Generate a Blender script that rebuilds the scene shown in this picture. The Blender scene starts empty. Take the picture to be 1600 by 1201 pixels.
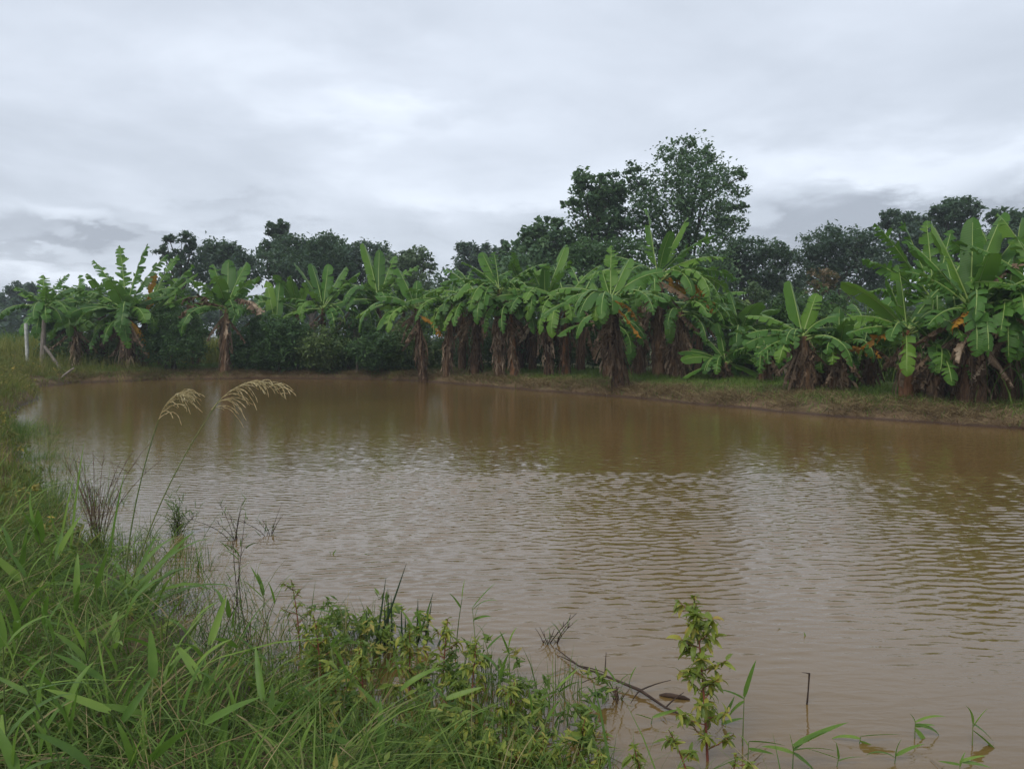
import bpy, math, random
import numpy as np
from mathutils import Vector, Matrix, Quaternion

R = math.radians
C = bpy.context.scene.collection
S = bpy.context.scene
rng = np.random.default_rng(7)
random.seed(11)

# ------------------------------------------------------------------ camera
EYE = 1.6
F = 1208.0                      # focal length in pixels of a 1600 px wide frame
PITCH = math.atan(75.5 / F)
cam_d = bpy.data.cameras.new('camera')
cam = bpy.data.objects.new('camera', cam_d)
C.objects.link(cam)
cam.location = (0, 0, EYE)
cam.rotation_euler = (math.pi / 2 - PITCH, 0, 0)
cam_d.sensor_width = 36
cam_d.lens = F * 36 / 1600
cam_d.clip_end = 3000
cam_d.clip_start = 0.05
S.camera = cam
CP, SP = math.cos(PITCH), math.sin(PITCH)

def ray(px, py):
    a, b = (px - 800) / F, (600.5 - py) / F
    return np.array([a, CP + b * SP, -SP + b * CP])
def at(px, py, z=0.0):          # where a sight line meets the level z
    d = ray(px, py); t = (z - EYE) / d[2]
    return np.array([d[0] * t, d[1] * t, z])
def atd(px, py, Y):             # where a sight line meets the distance Y
    d = ray(px, py); t = Y / d[1]
    return np.array([d[0] * t, Y, EYE + d[2] * t])

# ------------------------------------------------------------------ world
SUN_EL, SUN_ROT = R(48), R(-150)
world = bpy.data.worlds.new('World')
S.world = world
world.use_nodes = True
nt = world.node_tree
nt.nodes.clear()
def N(tree, kind, **kw):
    n = tree.nodes.new(kind)
    for k, v in kw.items():
        setattr(n, k, v)
    return n
class G:                        # small expression helper for shader maths
    def __init__(s, tree): s.t = tree
    def put(s, sock, v):
        if isinstance(v, bpy.types.NodeSocket): s.t.links.new(v, sock)
        else: sock.default_value = v
    def m(s, op, a, b=0.0, c=0.0, clamp=False):
        n = N(s.t, 'ShaderNodeMath', operation=op, use_clamp=clamp)
        s.put(n.inputs[0], a); s.put(n.inputs[1], b); s.put(n.inputs[2], c)
        return n.outputs[0]
    def mix(s, f, a, b, blend='MIX'):
        n = N(s.t, 'ShaderNodeMix', data_type='RGBA', blend_type=blend)
        s.put(n.inputs[0], f); s.put(n.inputs[6], a); s.put(n.inputs[7], b)
        return n.outputs[2]
    def step(s, v, lo, hi, a=0.0, b=1.0):
        n = N(s.t, 'ShaderNodeMapRange', interpolation_type='SMOOTHSTEP')
        s.put(n.inputs[0], v); s.put(n.inputs[1], lo); s.put(n.inputs[2], hi); s.put(n.inputs[3], a); s.put(n.inputs[4], b)
        return n.outputs[0]
    def noise(s, vec, scale, detail=4, rough=0.5, dist=0.0):
        n = N(s.t, 'ShaderNodeTexNoise')
        if vec is not None: s.put(n.inputs['Vector'], vec)
        n.inputs['Scale'].default_value = scale; n.inputs['Detail'].default_value = detail
        n.inputs['Roughness'].default_value = rough; n.inputs['Distortion'].default_value = dist
        return n.outputs[0]
    def xyz(s, a, b, c):
        n = N(s.t, 'ShaderNodeCombineXYZ')
        s.put(n.inputs[0], a); s.put(n.inputs[1], b); s.put(n.inputs[2], c)
        return n.outputs[0]
    def ramp(s, f, stops):
        n = N(s.t, 'ShaderNodeValToRGB')
        e = n.color_ramp.elements
        while len(e) < len(stops): e.new(0.5)
        for i, (p, col) in enumerate(stops):
            e[i].position = p; e[i].color = (*col, 1)
        s.put(n.inputs[0], f)
        return n.outputs[0]

g = G(nt)
sky = N(nt, 'ShaderNodeTexSky', sky_type='NISHITA')
sky.sun_disc = False
sky.sun_elevation = SUN_EL
sky.sun_rotation = SUN_ROT
sky.air_density = 1.2
sky.dust_density = 2.0
tc = N(nt, 'ShaderNodeTexCoord')
sx = N(nt, 'ShaderNodeSeparateXYZ')
nt.links.new(tc.outputs['Generated'], sx.inputs[0])
X, Y_, Z = sx.outputs
zc = g.m('MAXIMUM', Z, 0.0)
az = g.m('ARCTAN2', X, Y_)
el = g.m('ARCSINE', Z)
# overcast deck seen in perspective: wide soft streaks
den = g.m('ADD', zc, 0.10)
deck = g.xyz(g.m('DIVIDE', X, den), g.m('DIVIDE', Y_, den), 0.0)
n1 = g.noise(deck, 0.55, 5, 0.52, 0.6)
n2 = g.noise(deck, 1.7, 5, 0.55, 0.3)
polar = g.xyz(az, g.m('MULTIPLY', el, 2.6), 0.3)
n3 = g.noise(polar, 4.5, 6, 0.55, 0.4)
n4 = g.noise(polar, 11.0, 5, 0.55, 0.2)
low = g.step(el, 0.24, 0.04)                      # rolling clouds low over the horizon
hi_val = g.m('ADD', g.m('MULTIPLY', n1, 0.7), g.m('MULTIPLY', n2, 0.3))
lo_val = g.m('ADD', g.m('MULTIPLY', n3, 0.7), g.m('MULTIPLY', n4, 0.3))
def blob(a0, e0, sa, se):
    wob = g.m('ADD', g.m('SUBTRACT', n4, 0.5), g.m('MULTIPLY', g.m('SUBTRACT', n3, 0.5), 1.6))
    u = g.m('DIVIDE', g.m('ADD', g.m('SUBTRACT', az, a0), g.m('MULTIPLY', wob, 0.22)), sa)
    v = g.m('DIVIDE', g.m('ADD', g.m('SUBTRACT', el, e0), g.m('MULTIPLY', wob, 0.07)), se)
    q = g.m('ADD', g.m('MULTIPLY', u, u), g.m('MULTIPLY', v, v))
    return g.m('EXPONENT', g.m('MULTIPLY', q, -1.0))
def pa(px, py):
    d = ray(px, py); d = d / np.linalg.norm(d)
    return math.atan2(d[0], d[1]), math.asin(d[2])
shade = g.step(hi_val, 0.36, 0.66)
shade = g.m('ADD', g.m('MULTIPLY', shade, 0.36), 0.31)
lowsh = g.step(lo_val, 0.40, 0.60)
shade = g.m('ADD', g.m('MULTIPLY', shade, g.m('SUBTRACT', 1.0, low)), g.m('MULTIPLY', low, g.m('ADD', g.m('MULTIPLY', lowsh, 0.40), 0.22)))
for (px, py, sa, se, amt) in ((560, 185, .20, .030, .26), (385, 100, .17, .05, .18), (800, 290, .22, .03, .20), (1480, 255, .28, .035, .36), (1150, 250, .12, .03, .15),
                              (60, 342, .09, .012, .36), (100, 428, .11, .014, .36), (25, 395, .06, .012, .25), (390, 345, .07, .010, .22), (1330, 305, .12, .020, .20)):
    a0, e0 = pa(px, py)
    shade = g.m('ADD', shade, g.m('MULTIPLY', blob(a0, e0, sa, se), amt))
for (px, py, sa, se, amt) in ((1265, 360, .105, .062, .34), (1390, 365, .12, .042, .22), (1590, 335, .07, .05, .24), (760, 350, .14, .03, .14), (300, 345, .12, .024, .16), (180, 375, .10, .024, .20), (30, 378, .09, .014, .20), (150, 405, .10, .010, .14)):
    a0, e0 = pa(px, py)
    edge = g.step(blob(a0, e0, sa, se), 0.22, 0.62)               # these clouds have a firm rim
    shade = g.m('SUBTRACT', shade, g.m('MULTIPLY', edge, amt))
cloud = g.ramp(shade, [(0.0, (3.5, 3.85, 4.5)), (0.35, (5.2, 5.7, 6.5)), (0.62, (6.3, 6.85, 7.75)), (1.0, (8.3, 8.95, 9.9))])
below = g.step(el, 0.0, -0.06)
col = g.mix(0.93, sky.outputs[0], cloud)
col = g.mix(below, col, (1.2, 1.2, 1.0, 1))
bg = N(nt, 'ShaderNodeBackground')
bg.inputs['Strength'].default_value = 0.10
nt.links.new(col, bg.inputs[0])
wo = N(nt, 'ShaderNodeOutputWorld')
nt.links.new(bg.outputs[0], wo.inputs[0])

# ------------------------------------------------------------------ sun (behind cloud)
sl = bpy.data.lights.new('sun', 'SUN')
sl.energy = 1.45
sl.angle = R(25)
sl.color = (1.0, 0.96, 0.90)
sun = bpy.data.objects.new('sun', sl)
C.objects.link(sun)
sd = Vector((math.sin(SUN_ROT) * math.cos(SUN_EL), math.cos(SUN_ROT) * math.cos(SUN_EL), math.sin(SUN_EL)))
sun.rotation_euler = sd.to_track_quat('Z', 'Y').to_euler()
sun.location = sd * 60

S.view_settings.view_transform = 'Standard'
S.view_settings.look = 'None'
S.view_settings.exposure = 0.36
S.view_settings.gamma = 1.0
S.view_settings.use_curve_mapping = False
S.render.engine = 'CYCLES'
S.cycles.max_bounces = 6
S.cycles.diffuse_bounces = 3
S.cycles.glossy_bounces = 3
S.cycles.transmission_bounces = 4
S.cycles.use_denoising = True

# ------------------------------------------------------------------ scene helpers
def tag(o, label=None, cat=None, group=None, kind=None):
    if label: o['label'] = label
    if cat: o['category'] = cat
    if group: o['group'] = group
    if kind: o['kind'] = kind
    return o
def thing(name, loc, label, cat, group=None):
    o = bpy.data.objects.new(name, None)
    C.objects.link(o)
    o.location = loc
    o.empty_display_size = 0.2
    return tag(o, label, cat, group)
def link(name, me, parent=None, loc=None, rot=None):
    o = bpy.data.objects.new(name, me)
    C.objects.link(o)
    if parent is not None: o.parent = parent
    if loc is not None: o.location = loc
    if rot is not None: o.rotation_euler = rot
    return o
def mesh_np(name, v, quads=None, tris=None, tint=None, uv=None, mats=(), matidx=None, smooth=True):
    """Build a mesh fast from arrays. tint: one value per vertex; uv: per vertex."""
    v = np.asarray(v, dtype=np.float32)
    me = bpy.data.meshes.new(name)
    nq = 0 if quads is None else len(quads)
    ntr = 0 if tris is None else len(tris)
    li = np.concatenate(([np.asarray(quads).ravel()] if nq else []) + ([np.asarray(tris).ravel()] if ntr else [])).astype(np.int32)
    tot = np.concatenate((np.full(nq, 4), np.full(ntr, 3))).astype(np.int32)
    start = np.concatenate(([0], np.cumsum(tot)[:-1])).astype(np.int32)
    me.vertices.add(len(v)); me.vertices.foreach_set('co', v.ravel())
    me.loops.add(len(li)); me.loops.foreach_set('vertex_index', li)
    me.polygons.add(len(tot)); me.polygons.foreach_set('loop_start', start)
    me.polygons.foreach_set('loop_total', tot)
    for m in mats: me.materials.append(m)
    if matidx is not None: me.polygons.foreach_set('material_index', np.asarray(matidx, dtype=np.int32))
    me.polygons.foreach_set('use_smooth', np.full(len(tot), smooth))
    if tint is not None:
        a = me.attributes.new('tint', 'FLOAT', 'POINT')
        a.data.foreach_set('value', np.asarray(tint, dtype=np.float32))
    if uv is not None:
        a = me.attributes.new('leaf_uv', 'FLOAT_VECTOR', 'POINT')
        uv = np.asarray(uv, dtype=np.float32)
        a.data.foreach_set('vector', np.column_stack((uv, np.zeros(len(uv)))).astype(np.float32).ravel())
    me.update(calc_edges=True)
    me.validate()
    return me

class MB:                       # gathers tubes and strips into one mesh
    def __init__(s): s.v = []; s.f = []; s.t = []; s.mi = []; s.uv = []; s.n = 0
    def add(s, v, f, tint=0.5, mat=0, uv=None):
        v = np.asarray(v, float); f = np.asarray(f, int)
        s.v.append(v); s.f.append(f + s.n)
        s.t.append(np.full(len(v), tint) if np.isscalar(tint) else np.asarray(tint))
        s.uv.append(np.zeros((len(v), 2)) if uv is None else np.asarray(uv))
        s.mi.append(np.full(len(f), mat)); s.n += len(v)
    def tube(s, pts, rad, n=6, tint=0.5, mat=0, lumps=0.0):
        pts = np.asarray(pts, float); k = len(pts)
        rad = np.full(k, rad) if np.isscalar(rad) else np.asarray(rad, float)
        tang = np.gradient(pts, axis=0)
        tang /= np.linalg.norm(tang, axis=1)[:, None] + 1e-9
        ref = np.array([0.3, 1.0, 0.1]) if abs(tang[0][2]) > 0.7 else np.array([0, 0, 1.0])
        a = np.cross(tang, ref); a /= np.linalg.norm(a, axis=1)[:, None] + 1e-9
        b = np.cross(tang, a)
        th = np.linspace(0, 2 * np.pi, n, endpoint=False)
        rr = rad[:, None] * (1 + lumps * rng.normal(size=(k, n)))
        v = pts[:, None, :] + rr[:, :, None] * (np.cos(th)[None, :, None] * a[:, None, :] + np.sin(th)[None, :, None] * b[:, None, :])
        v = v.reshape(-1, 3)
        i = np.arange(k - 1)[:, None] * n; j = np.arange(n)[None, :]; j2 = (j + 1) % n
        f = np.stack((i + j, i + j2, i + n + j2, i + n + j), -1).reshape(-1, 4)
        uv = np.stack((np.tile(np.arange(n) / n, k), np.repeat(np.linspace(0, 1, k), n)), -1)
        s.add(v, f, tint, mat, uv)
    def strip(s, left, right, tint=0.5, mat=0):
        left = np.asarray(left, float); right = np.asarray(right, float); k = len(left)
        v = np.empty((2 * k, 3)); v[0::2] = left; v[1::2] = right
        i = np.arange(k - 1) * 2
        s.add(v, np.stack((i, i + 1, i + 3, i + 2), -1), tint, mat, np.stack((np.tile([0, 1.0], k), np.repeat(np.linspace(0, 1, k), 2)), -1))
    def mesh(s, name, mats, smooth=True):
        return mesh_np(name, np.vstack(s.v), np.vstack(s.f), None, np.concatenate(s.t), np.vstack(s.uv), mats, np.concatenate(s.mi), smooth)
    def build(s, name, mats, parent=None, smooth=True):
        return link(name, s.mesh(name, mats, smooth), parent)

def unit(v):
    v = np.asarray(v, float); return v / (np.linalg.norm(v) + 1e-9)
def bez(p0, p1, p2, k=8):
    t = np.linspace(0, 1, k)[:, None]
    return (1 - t) ** 2 * np.asarray(p0) + 2 * t * (1 - t) * np.asarray(p1) + t * t * np.asarray(p2)

# ------------------------------------------------------------------ materials
def base_mat(name):
    m = bpy.data.materials.new(name)
    m.use_nodes = True
    t = m.node_tree
    t.nodes.clear()
    out = N(t, 'ShaderNodeOutputMaterial')
    return m, t, G(t), out
def attr(t, name, out='Fac'):
    return N(t, 'ShaderNodeAttribute', attribute_name=name).outputs[out]
def foliage_mat(name, stops, rough=0.5, trans=0.25, spec=0.35, noise_scale=3.0, use_obj=0.0, tr_col=(0.20, 0.32, 0.05), veins=0.0):
    m, t, q, out = base_mat(name)
    f = attr(t, 'tint')
    if use_obj:
        oi = N(t, 'ShaderNodeObjectInfo').outputs['Random']
        f = q.m('ADD', q.m('MULTIPLY', f, 1 - use_obj), q.m('MULTIPLY', oi, use_obj))
    tcn = N(t, 'ShaderNodeTexCoord').outputs['Object']
    nz = q.noise(tcn, noise_scale, 3)
    f = q.m('ADD', f, q.m('MULTIPLY', q.m('SUBTRACT', nz, 0.5), 0.5), clamp=True)
    c = q.ramp(f, stops)
    bs = N(t, 'ShaderNodeBsdfPrincipled')
    if veins:
        uv = N(t, 'ShaderNodeSeparateXYZ'); t.links.new(attr(t, 'leaf_uv', 'Vector'), uv.inputs[0])
        w = N(t, 'ShaderNodeTexWave', wave_type='BANDS', bands_direction='Y')
        vv = q.xyz(q.m('MULTIPLY', uv.outputs[0], 0.35), uv.outputs[1], 0.0)
        t.links.new(vv, w.inputs['Vector']); w.inputs['Scale'].default_value = 14.0; w.inputs['Distortion'].default_value = 1.0; w.inputs['Detail'].default_value = 2
        wf = w.outputs['Fac']
        c = q.mix(q.m('MULTIPLY', wf, veins), c, (0.095, 0.19, 0.035, 1))
        bp = N(t, 'ShaderNodeBump'); bp.inputs['Strength'].default_value = 0.25; bp.inputs['Distance'].default_value = 0.01
        t.links.new(wf, bp.inputs['Height']); t.links.new(bp.outputs[0], bs.inputs['Normal'])
    t.links.new(c, bs.inputs['Base Color'])
    bs.inputs['Roughness'].default_value = rough
    bs.inputs['Specular IOR Level'].default_value = spec
    tl = N(t, 'ShaderNodeBsdfTranslucent')
    t.links.new(q.mix(0.6, c, (*tr_col, 1)), tl.inputs['Color'])
    mx = N(t, 'ShaderNodeMixShader'); mx.inputs[0].default_value = trans
    t.links.new(bs.outputs[0], mx.inputs[1]); t.links.new(tl.outputs[0], mx.inputs[2])
    t.links.new(mx.outputs[0], out.inputs[0])
    return m
def plain_mat(name, stops, rough=0.8, scale=6.0, stretch=(1, 1, 1), bump=0.3, spec=0.2, use_obj=0.0, use_tint=0.0, bdist=0.02):
    m, t, q, out = base_mat(name)
    tcn = N(t, 'ShaderNodeTexCoord').outputs['Object']
    mp = N(t, 'ShaderNodeMapping'); mp.inputs['Scale'].default_value = stretch
    t.links.new(tcn, mp.inputs['Vector'])
    nz = q.noise(mp.outputs[0], scale, 6, 0.6)
    f = nz
    if use_obj:
        f = q.m('ADD', f, q.m('MULTIPLY', q.m('SUBTRACT', N(t, 'ShaderNodeObjectInfo').outputs['Random'], 0.5), use_obj), clamp=True)
    if use_tint:
        f = q.m('ADD', f, q.m('MULTIPLY', q.m('SUBTRACT', attr(t, 'tint'), 0.5), use_tint), clamp=True)
    c = q.ramp(f, stops)
    bs = N(t, 'ShaderNodeBsdfPrincipled')
    t.links.new(c, bs.inputs['Base Color'])
    bs.inputs['Roughness'].default_value = rough
    bs.inputs['Specular IOR Level'].default_value = spec
    if bump:
        bp = N(t, 'ShaderNodeBump'); bp.inputs['Strength'].default_value = bump; bp.inputs['Distance'].default_value = bdist
        t.links.new(nz, bp.inputs['Height']); t.links.new(bp.outputs[0], bs.inputs['Normal'])
    t.links.new(bs.outputs[0], out.inputs[0])
    return m

M = {}
M['banana_leaf'] = foliage_mat('banana_leaf', [(0.0, (0.018, 0.056, 0.010)), (0.5, (0.044, 0.122, 0.016)), (1.0, (0.140, 0.245, 0.026))], 0.42, 0.25, 0.20, 2.0, 0.6, (0.22, 0.42, 0.05), veins=0.45)
M['midrib'] = plain_mat('midrib', [(0.2, (0.17, 0.26, 0.06)), (0.8, (0.28, 0.36, 0.10))], 0.5, 4, (1, 1, 1), 0.0, 0.4)
M['yellow_leaf'] = foliage_mat('yellow_leaf', [(0.0, (0.20, 0.09, 0.02)), (0.45, (0.42, 0.20, 0.025)), (1.0, (0.50, 0.34, 0.04))], 0.6, 0.25, 0.25, 4.0, 0.4, (0.5, 0.25, 0.03))
M['dry_leaf'] = foliage_mat('dry_leaf', [(0.0, (0.036, 0.024, 0.015)), (0.4, (0.105, 0.070, 0.044)), (0.72, (0.24, 0.168, 0.11)), (1.0, (0.42, 0.33, 0.235))], 0.85, 0.10, 0.1, 5.0, 0.5, (0.25, 0.15, 0.07))
M['pseudostem'] = plain_mat('pseudostem', [(0.3, (0.045, 0.026, 0.016)), (0.5, (0.11, 0.062, 0.034)), (0.7, (0.20, 0.12, 0.065))], 0.8, 5, (6, 6, 0.7), 0.6, 0.15, 0.25)
M['pseudostem_orange'] = plain_mat('pseudostem_orange', [(0.3, (0.10, 0.045, 0.02)), (0.55, (0.24, 0.11, 0.05)), (0.75, (0.30, 0.17, 0.085))], 0.7, 5, (6, 6, 0.7), 0.5, 0.25, 0.2)
M['pale_wood'] = plain_mat('pale_wood', [(0.3, (0.13, 0.105, 0.085)), (0.55, (0.27, 0.23, 0.20)), (0.75, (0.37, 0.33, 0.29))], 0.85, 5, (7, 7, 0.8), 0.6, 0.1)
M['whitewash'] = plain_mat('whitewash', [(0.3, (0.25, 0.25, 0.23)), (0.55, (0.50, 0.50, 0.47)), (0.8, (0.62, 0.61, 0.58))], 0.85, 7, (2, 2, 1), 0.5, 0.1)
M['bark'] = plain_mat('bark', [(0.3, (0.035, 0.030, 0.025)), (0.6, (0.085, 0.075, 0.06)), (0.8, (0.15, 0.135, 0.11))], 0.9, 4, (3, 3, 0.8), 0.6, 0.1)
M['dark_twig'] = plain_mat('dark_twig', [(0.3, (0.022, 0.016, 0.013)), (0.7, (0.07, 0.045, 0.032))], 0.8, 20, (1, 1, 1), 0.2, 0.15)
M['brown_twig'] = plain_mat('brown_twig', [(0.3, (0.06, 0.038, 0.026)), (0.7, (0.14, 0.09, 0.06))], 0.8, 20, (1, 1, 1), 0.2, 0.15)
def tree_mat(name, a, b, c, rough=0.45):
    return foliage_mat(name, [(0.0, a), (0.5, b), (1.0, c)], rough, 0.30, 0.30, 0.6, 0.0, (0.16, 0.28, 0.07))
M['leaf_big'] = tree_mat('leaf_big', (0.040, 0.085, 0.045), (0.075, 0.140, 0.068), (0.125, 0.205, 0.090))
M['leaf_dark'] = tree_mat('leaf_dark', (0.026, 0.056, 0.034), (0.045, 0.088, 0.050), (0.072, 0.122, 0.064))
M['leaf_haze_blue'] = tree_mat('leaf_haze_blue', (0.036, 0.064, 0.052), (0.058, 0.096, 0.072), (0.088, 0.130, 0.090))  # bluish cast of distance haze put into the leaf colour
M['leaf_mid'] = tree_mat('leaf_mid', (0.036, 0.080, 0.034), (0.066, 0.130, 0.050), (0.105, 0.18, 0.07))
M['leaf_pale'] = tree_mat('leaf_pale', (0.060, 0.100, 0.050), (0.095, 0.145, 0.070), (0.14, 0.19, 0.095))
M['leaf_shrub'] = tree_mat('leaf_shrub', (0.022, 0.055, 0.018), (0.048, 0.105, 0.032), (0.090, 0.165, 0.050))
M['leaf_shrub_light'] = tree_mat('leaf_shrub_light', (0.040, 0.075, 0.020), (0.080, 0.130, 0.036), (0.14, 0.19, 0.055))
M['leaf_rusty'] = tree_mat('leaf_rusty', (0.05, 0.045, 0.025), (0.14, 0.085, 0.05), (0.22, 0.15, 0.09))
GS = [(0.0, (0.030, 0.060, 0.010)), (0.4, (0.075, 0.135, 0.022)), (0.75, (0.145, 0.210, 0.040)), (0.9, (0.16, 0.17, 0.06)), (1.0, (0.27, 0.21, 0.11))]
M['grass'] = foliage_mat('grass', GS, 0.55, 0.28, 0.16, 3.0, 0.0, (0.22, 0.36, 0.06))
M['meadow'] = foliage_mat('meadow', [(0.0, (0.070, 0.095, 0.018)), (0.5, (0.155, 0.170, 0.032)), (0.85, (0.25, 0.215, 0.065)), (1.0, (0.34, 0.26, 0.12))], 0.6, 0.28, 0.25, 3.0, 0.0, (0.3, 0.34, 0.06))
M['ground_weed'] = foliage_mat('ground_weed', [(0.0, (0.050, 0.095, 0.018)), (0.5, (0.115, 0.180, 0.032)), (0.85, (0.20, 0.24, 0.045)), (1.0, (0.30, 0.25, 0.06))], 0.5, 0.28, 0.35, 5.0, 0.0, (0.28, 0.42, 0.06))
M['meadow_weed'] = foliage_mat('meadow_weed', [(0.0, (0.060, 0.080, 0.018)), (0.45, (0.130, 0.145, 0.032)), (0.8, (0.22, 0.20, 0.05)), (1.0, (0.40, 0.30, 0.06))], 0.6, 0.25, 0.25, 2.0, 0.0, (0.28, 0.30, 0.06))
M['straw'] = foliage_mat('straw', [(0.0, (0.08, 0.056, 0.028)), (0.5, (0.19, 0.138, 0.066)), (1.0, (0.34, 0.265, 0.14))], 0.8, 0.1, 0.1, 3.0, 0.0, (0.3, 0.2, 0.08))
M['shoot_leaf'] = foliage_mat('shoot_leaf', [(0.0, (0.055, 0.115, 0.018)), (0.5, (0.105, 0.185, 0.030)), (1.0, (0.19, 0.275, 0.050))], 0.45, 0.30, 0.25, 4.0, 0.7, (0.25, 0.45, 0.06))
M['shoot_stem'] = plain_mat('shoot_stem', [(0.3, (0.07, 0.11, 0.03)), (0.7, (0.15, 0.17, 0.06))], 0.6, 10, (1, 1, 1), 0.0, 0.3, 0.4)
M['weed_leaf'] = foliage_mat('weed_leaf', [(0.0, (0.075, 0.125, 0.018)), (0.5, (0.175, 0.225, 0.032)), (0.85, (0.30, 0.30, 0.045)), (1.0, (0.34, 0.17, 0.06))], 0.5, 0.30, 0.35, 8.0, 0.8, (0.35, 0.42, 0.06))
M['red_stem'] = plain_mat('red_stem', [(0.3, (0.13, 0.035, 0.025)), (0.7, (0.24, 0.085, 0.05))], 0.5, 10, (1, 1, 1), 0.0, 0.35)
M['rush'] = plain_mat('rush', [(0.3, (0.018, 0.034, 0.016)), (0.7, (0.04, 0.065, 0.03))], 0.5, 8, (1, 1, 0.3), 0.0, 0.3, 0.4)
M['plume'] = foliage_mat('plume', [(0.0, (0.26, 0.20, 0.085)), (0.5, (0.46, 0.38, 0.20)), (1.0, (0.62, 0.54, 0.33))], 0.8, 0.25, 0.15, 8.0, 0.0, (0.45, 0.38, 0.2))
# ------------------------------------------------------------------ pond outline and terrain
SHORE_PX = [(57, 604), (110, 598), (250, 593), (400, 591), (560, 592), (650, 595), (760, 603), (800, 607), (900, 615), (1000, 623), (1100, 633),
            (1200, 642), (1300, 651), (1400, 658), (1500, 665), (1600, 671), (1900, 700), (2600, 790)]
NEAR_PX = [(2300, 1700), (1500, 1440), (1150, 1345), (980, 1300), (860, 1262), (760, 1225), (640, 1195), (540, 1172), (455, 1130), (365, 1045), (272, 975), (190, 905),
           (105, 828), (55, 752), (30, 685), (30, 635)]
rs = np.random.default_rng(3)
POLY = []
for i, p in enumerate(SHORE_PX + NEAR_PX):
    POLY.append(at(*p)[:2])
POLY = np.array(POLY)
# refine and roughen the outline
def refine(P, n):
    for _ in range(n):
        Q = np.roll(P, -1, 0)
        mid = (P + Q) / 2 + rs.normal(size=P.shape) * np.minimum(0.05 * np.linalg.norm(Q - P, axis=1), 0.12)[:, None]
        P = np.stack((P, mid), 1).reshape(-1, 2)
    return P
POLY = refine(POLY, 2)
def sdist(xy):
    """Distance to the shore: positive on land, negative in the pond."""
    xy = np.atleast_2d(xy)
    out = np.full(len(xy), 1e9); inside = np.zeros(len(xy), bool)
    for a, b in zip(POLY, np.roll(POLY, -1, 0)):
        e = b - a
        t = np.clip(((xy - a) @ e) / (e @ e + 1e-12), 0, 1)
        out = np.minimum(out, np.hypot(*(xy - a - t[:, None] * e).T))
        c = ((a[1] > xy[:, 1]) != (b[1] > xy[:, 1])) & (xy[:, 0] < (b[0] - a[0]) * (xy[:, 1] - a[1]) / (b[1] - a[1] + 1e-12) + a[0])
        inside ^= c
    return np.where(inside, -out, out)
_ws = [(rs.uniform(0.5, 2.6), rs.uniform(0, 6.28), rs.uniform(0, 6.28), rs.uniform(-1, 1)) for _ in range(14)]
def wob(x, y):
    r = 0
    for k, a, ph, am in _ws:
        r = r + am * np.sin(k * (x * math.cos(a) + y * math.sin(a)) + ph)
    return r / 4
def smooth(v, a, b):
    t = np.clip((v - a) / (b - a), 0, 1); return t * t * (3 - 2 * t)
def ground(xy, sd=None):
    xy = np.atleast_2d(np.asarray(xy, float)); x, y = xy.T
    if sd is None: sd = sdist(xy)
    so = np.maximum(sd, 0)
    far = smooth(y - 0.25 * x, 9.0, 13.0)                        # the banana side: a low cut bank
    left = smooth(-x - 0.12 * y, 2.5, 7.0) * (1 - smooth(y, 24, 27))
    z = (0.10 * smooth(so, 0, 0.16) * far + (0.20 + 0.05 * far) * (1 - np.exp(-so / (0.55 + 0.5 * far))) + 0.45 * left * (1 - np.exp(-so / 1.6)))
    z = z + 0.035 * wob(x, y) * smooth(so, 0.05, 0.8)
    zi = -0.9 * (1 - np.exp(np.minimum(sd, 0) / 2.2)) - 0.015
    return np.where(sd > 0, z + 0.004, zi)
def gz(x, y): return float(ground([[x, y]])[0])

def axis(lo, hi, step, far, grow=1.28):
    c = list(np.arange(lo, hi + step / 2, step))
    d = step
    while c[-1] < far: d *= grow; c.append(c[-1] + d)
    d = step
    while c[0] > -far: d *= grow; c.insert(0, c[0] - d)
    return np.array(c)
gx, gy = axis(-21, 17, 0.17, 900), axis(-1.5, 37, 0.16, 900)
GXX, GYY = np.meshgrid(gx, gy)
gp = np.column_stack((GXX.ravel(), GYY.ravel()))
gsd = sdist(gp)
gh = ground(gp, gsd)
nx = len(gx)
i = (np.arange(len(gy) - 1)[:, None] * nx + np.arange(nx - 1)[None, :]).ravel()
quads = np.stack((i, i + 1, i + nx + 1, i + nx), -1)
# soil, straw and green patches
m, t, q, out = base_mat('soil')
pos = N(t, 'ShaderNodeNewGeometry').outputs['Position']
sepz = N(t, 'ShaderNodeSeparateXYZ'); t.links.new(pos, sepz.inputs[0])
a1 = q.noise(pos, 0.55, 5, 0.6); a2 = q.noise(pos, 5.0, 6, 0.65); a3 = q.noise(pos, 40.0, 4, 0.6)
soil = q.ramp(a2, [(0.3, (0.055, 0.036, 0.019)), (0.5, (0.115, 0.078, 0.040)), (0.7, (0.185, 0.135, 0.072))])
straw = q.ramp(a3, [(0.3, (0.075, 0.047, 0.026)), (0.55, (0.17, 0.112, 0.06)), (0.75, (0.26, 0.185, 0.105))])
grs = q.ramp(a2, [(0.3, (0.022, 0.040, 0.012)), (0.6, (0.052, 0.085, 0.024)), (0.8, (0.09, 0.10, 0.035))])
c1 = q.mix(q.step(a1, 0.42, 0.56), soil, straw)
c2 = q.mix(q.m('MULTIPLY', q.step(attr(t, 'tint'), 0.35, 0.75), q.step(a1, 0.62, 0.44)), c1, grs)
wet = q.step(sepz.outputs[2], 0.07, 0.015)                        # mud stays wet at the waterline
c3 = q.mix(wet, c2, (0.062, 0.036, 0.022, 1))
bs = N(t, 'ShaderNodeBsdfPrincipled')
t.links.new(c3, bs.inputs['Base Color'])
t.links.new(q.m('SUBTRACT', 0.95, q.m('MULTIPLY', wet, 0.5)), bs.inputs['Roughness'])
bs.inputs['Specular IOR Level'].default_value = 0.25
bp = N(t, 'ShaderNodeBump'); bp.inputs['Strength'].default_value = 0.7; bp.inputs['Distance'].default_value = 0.06
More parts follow.
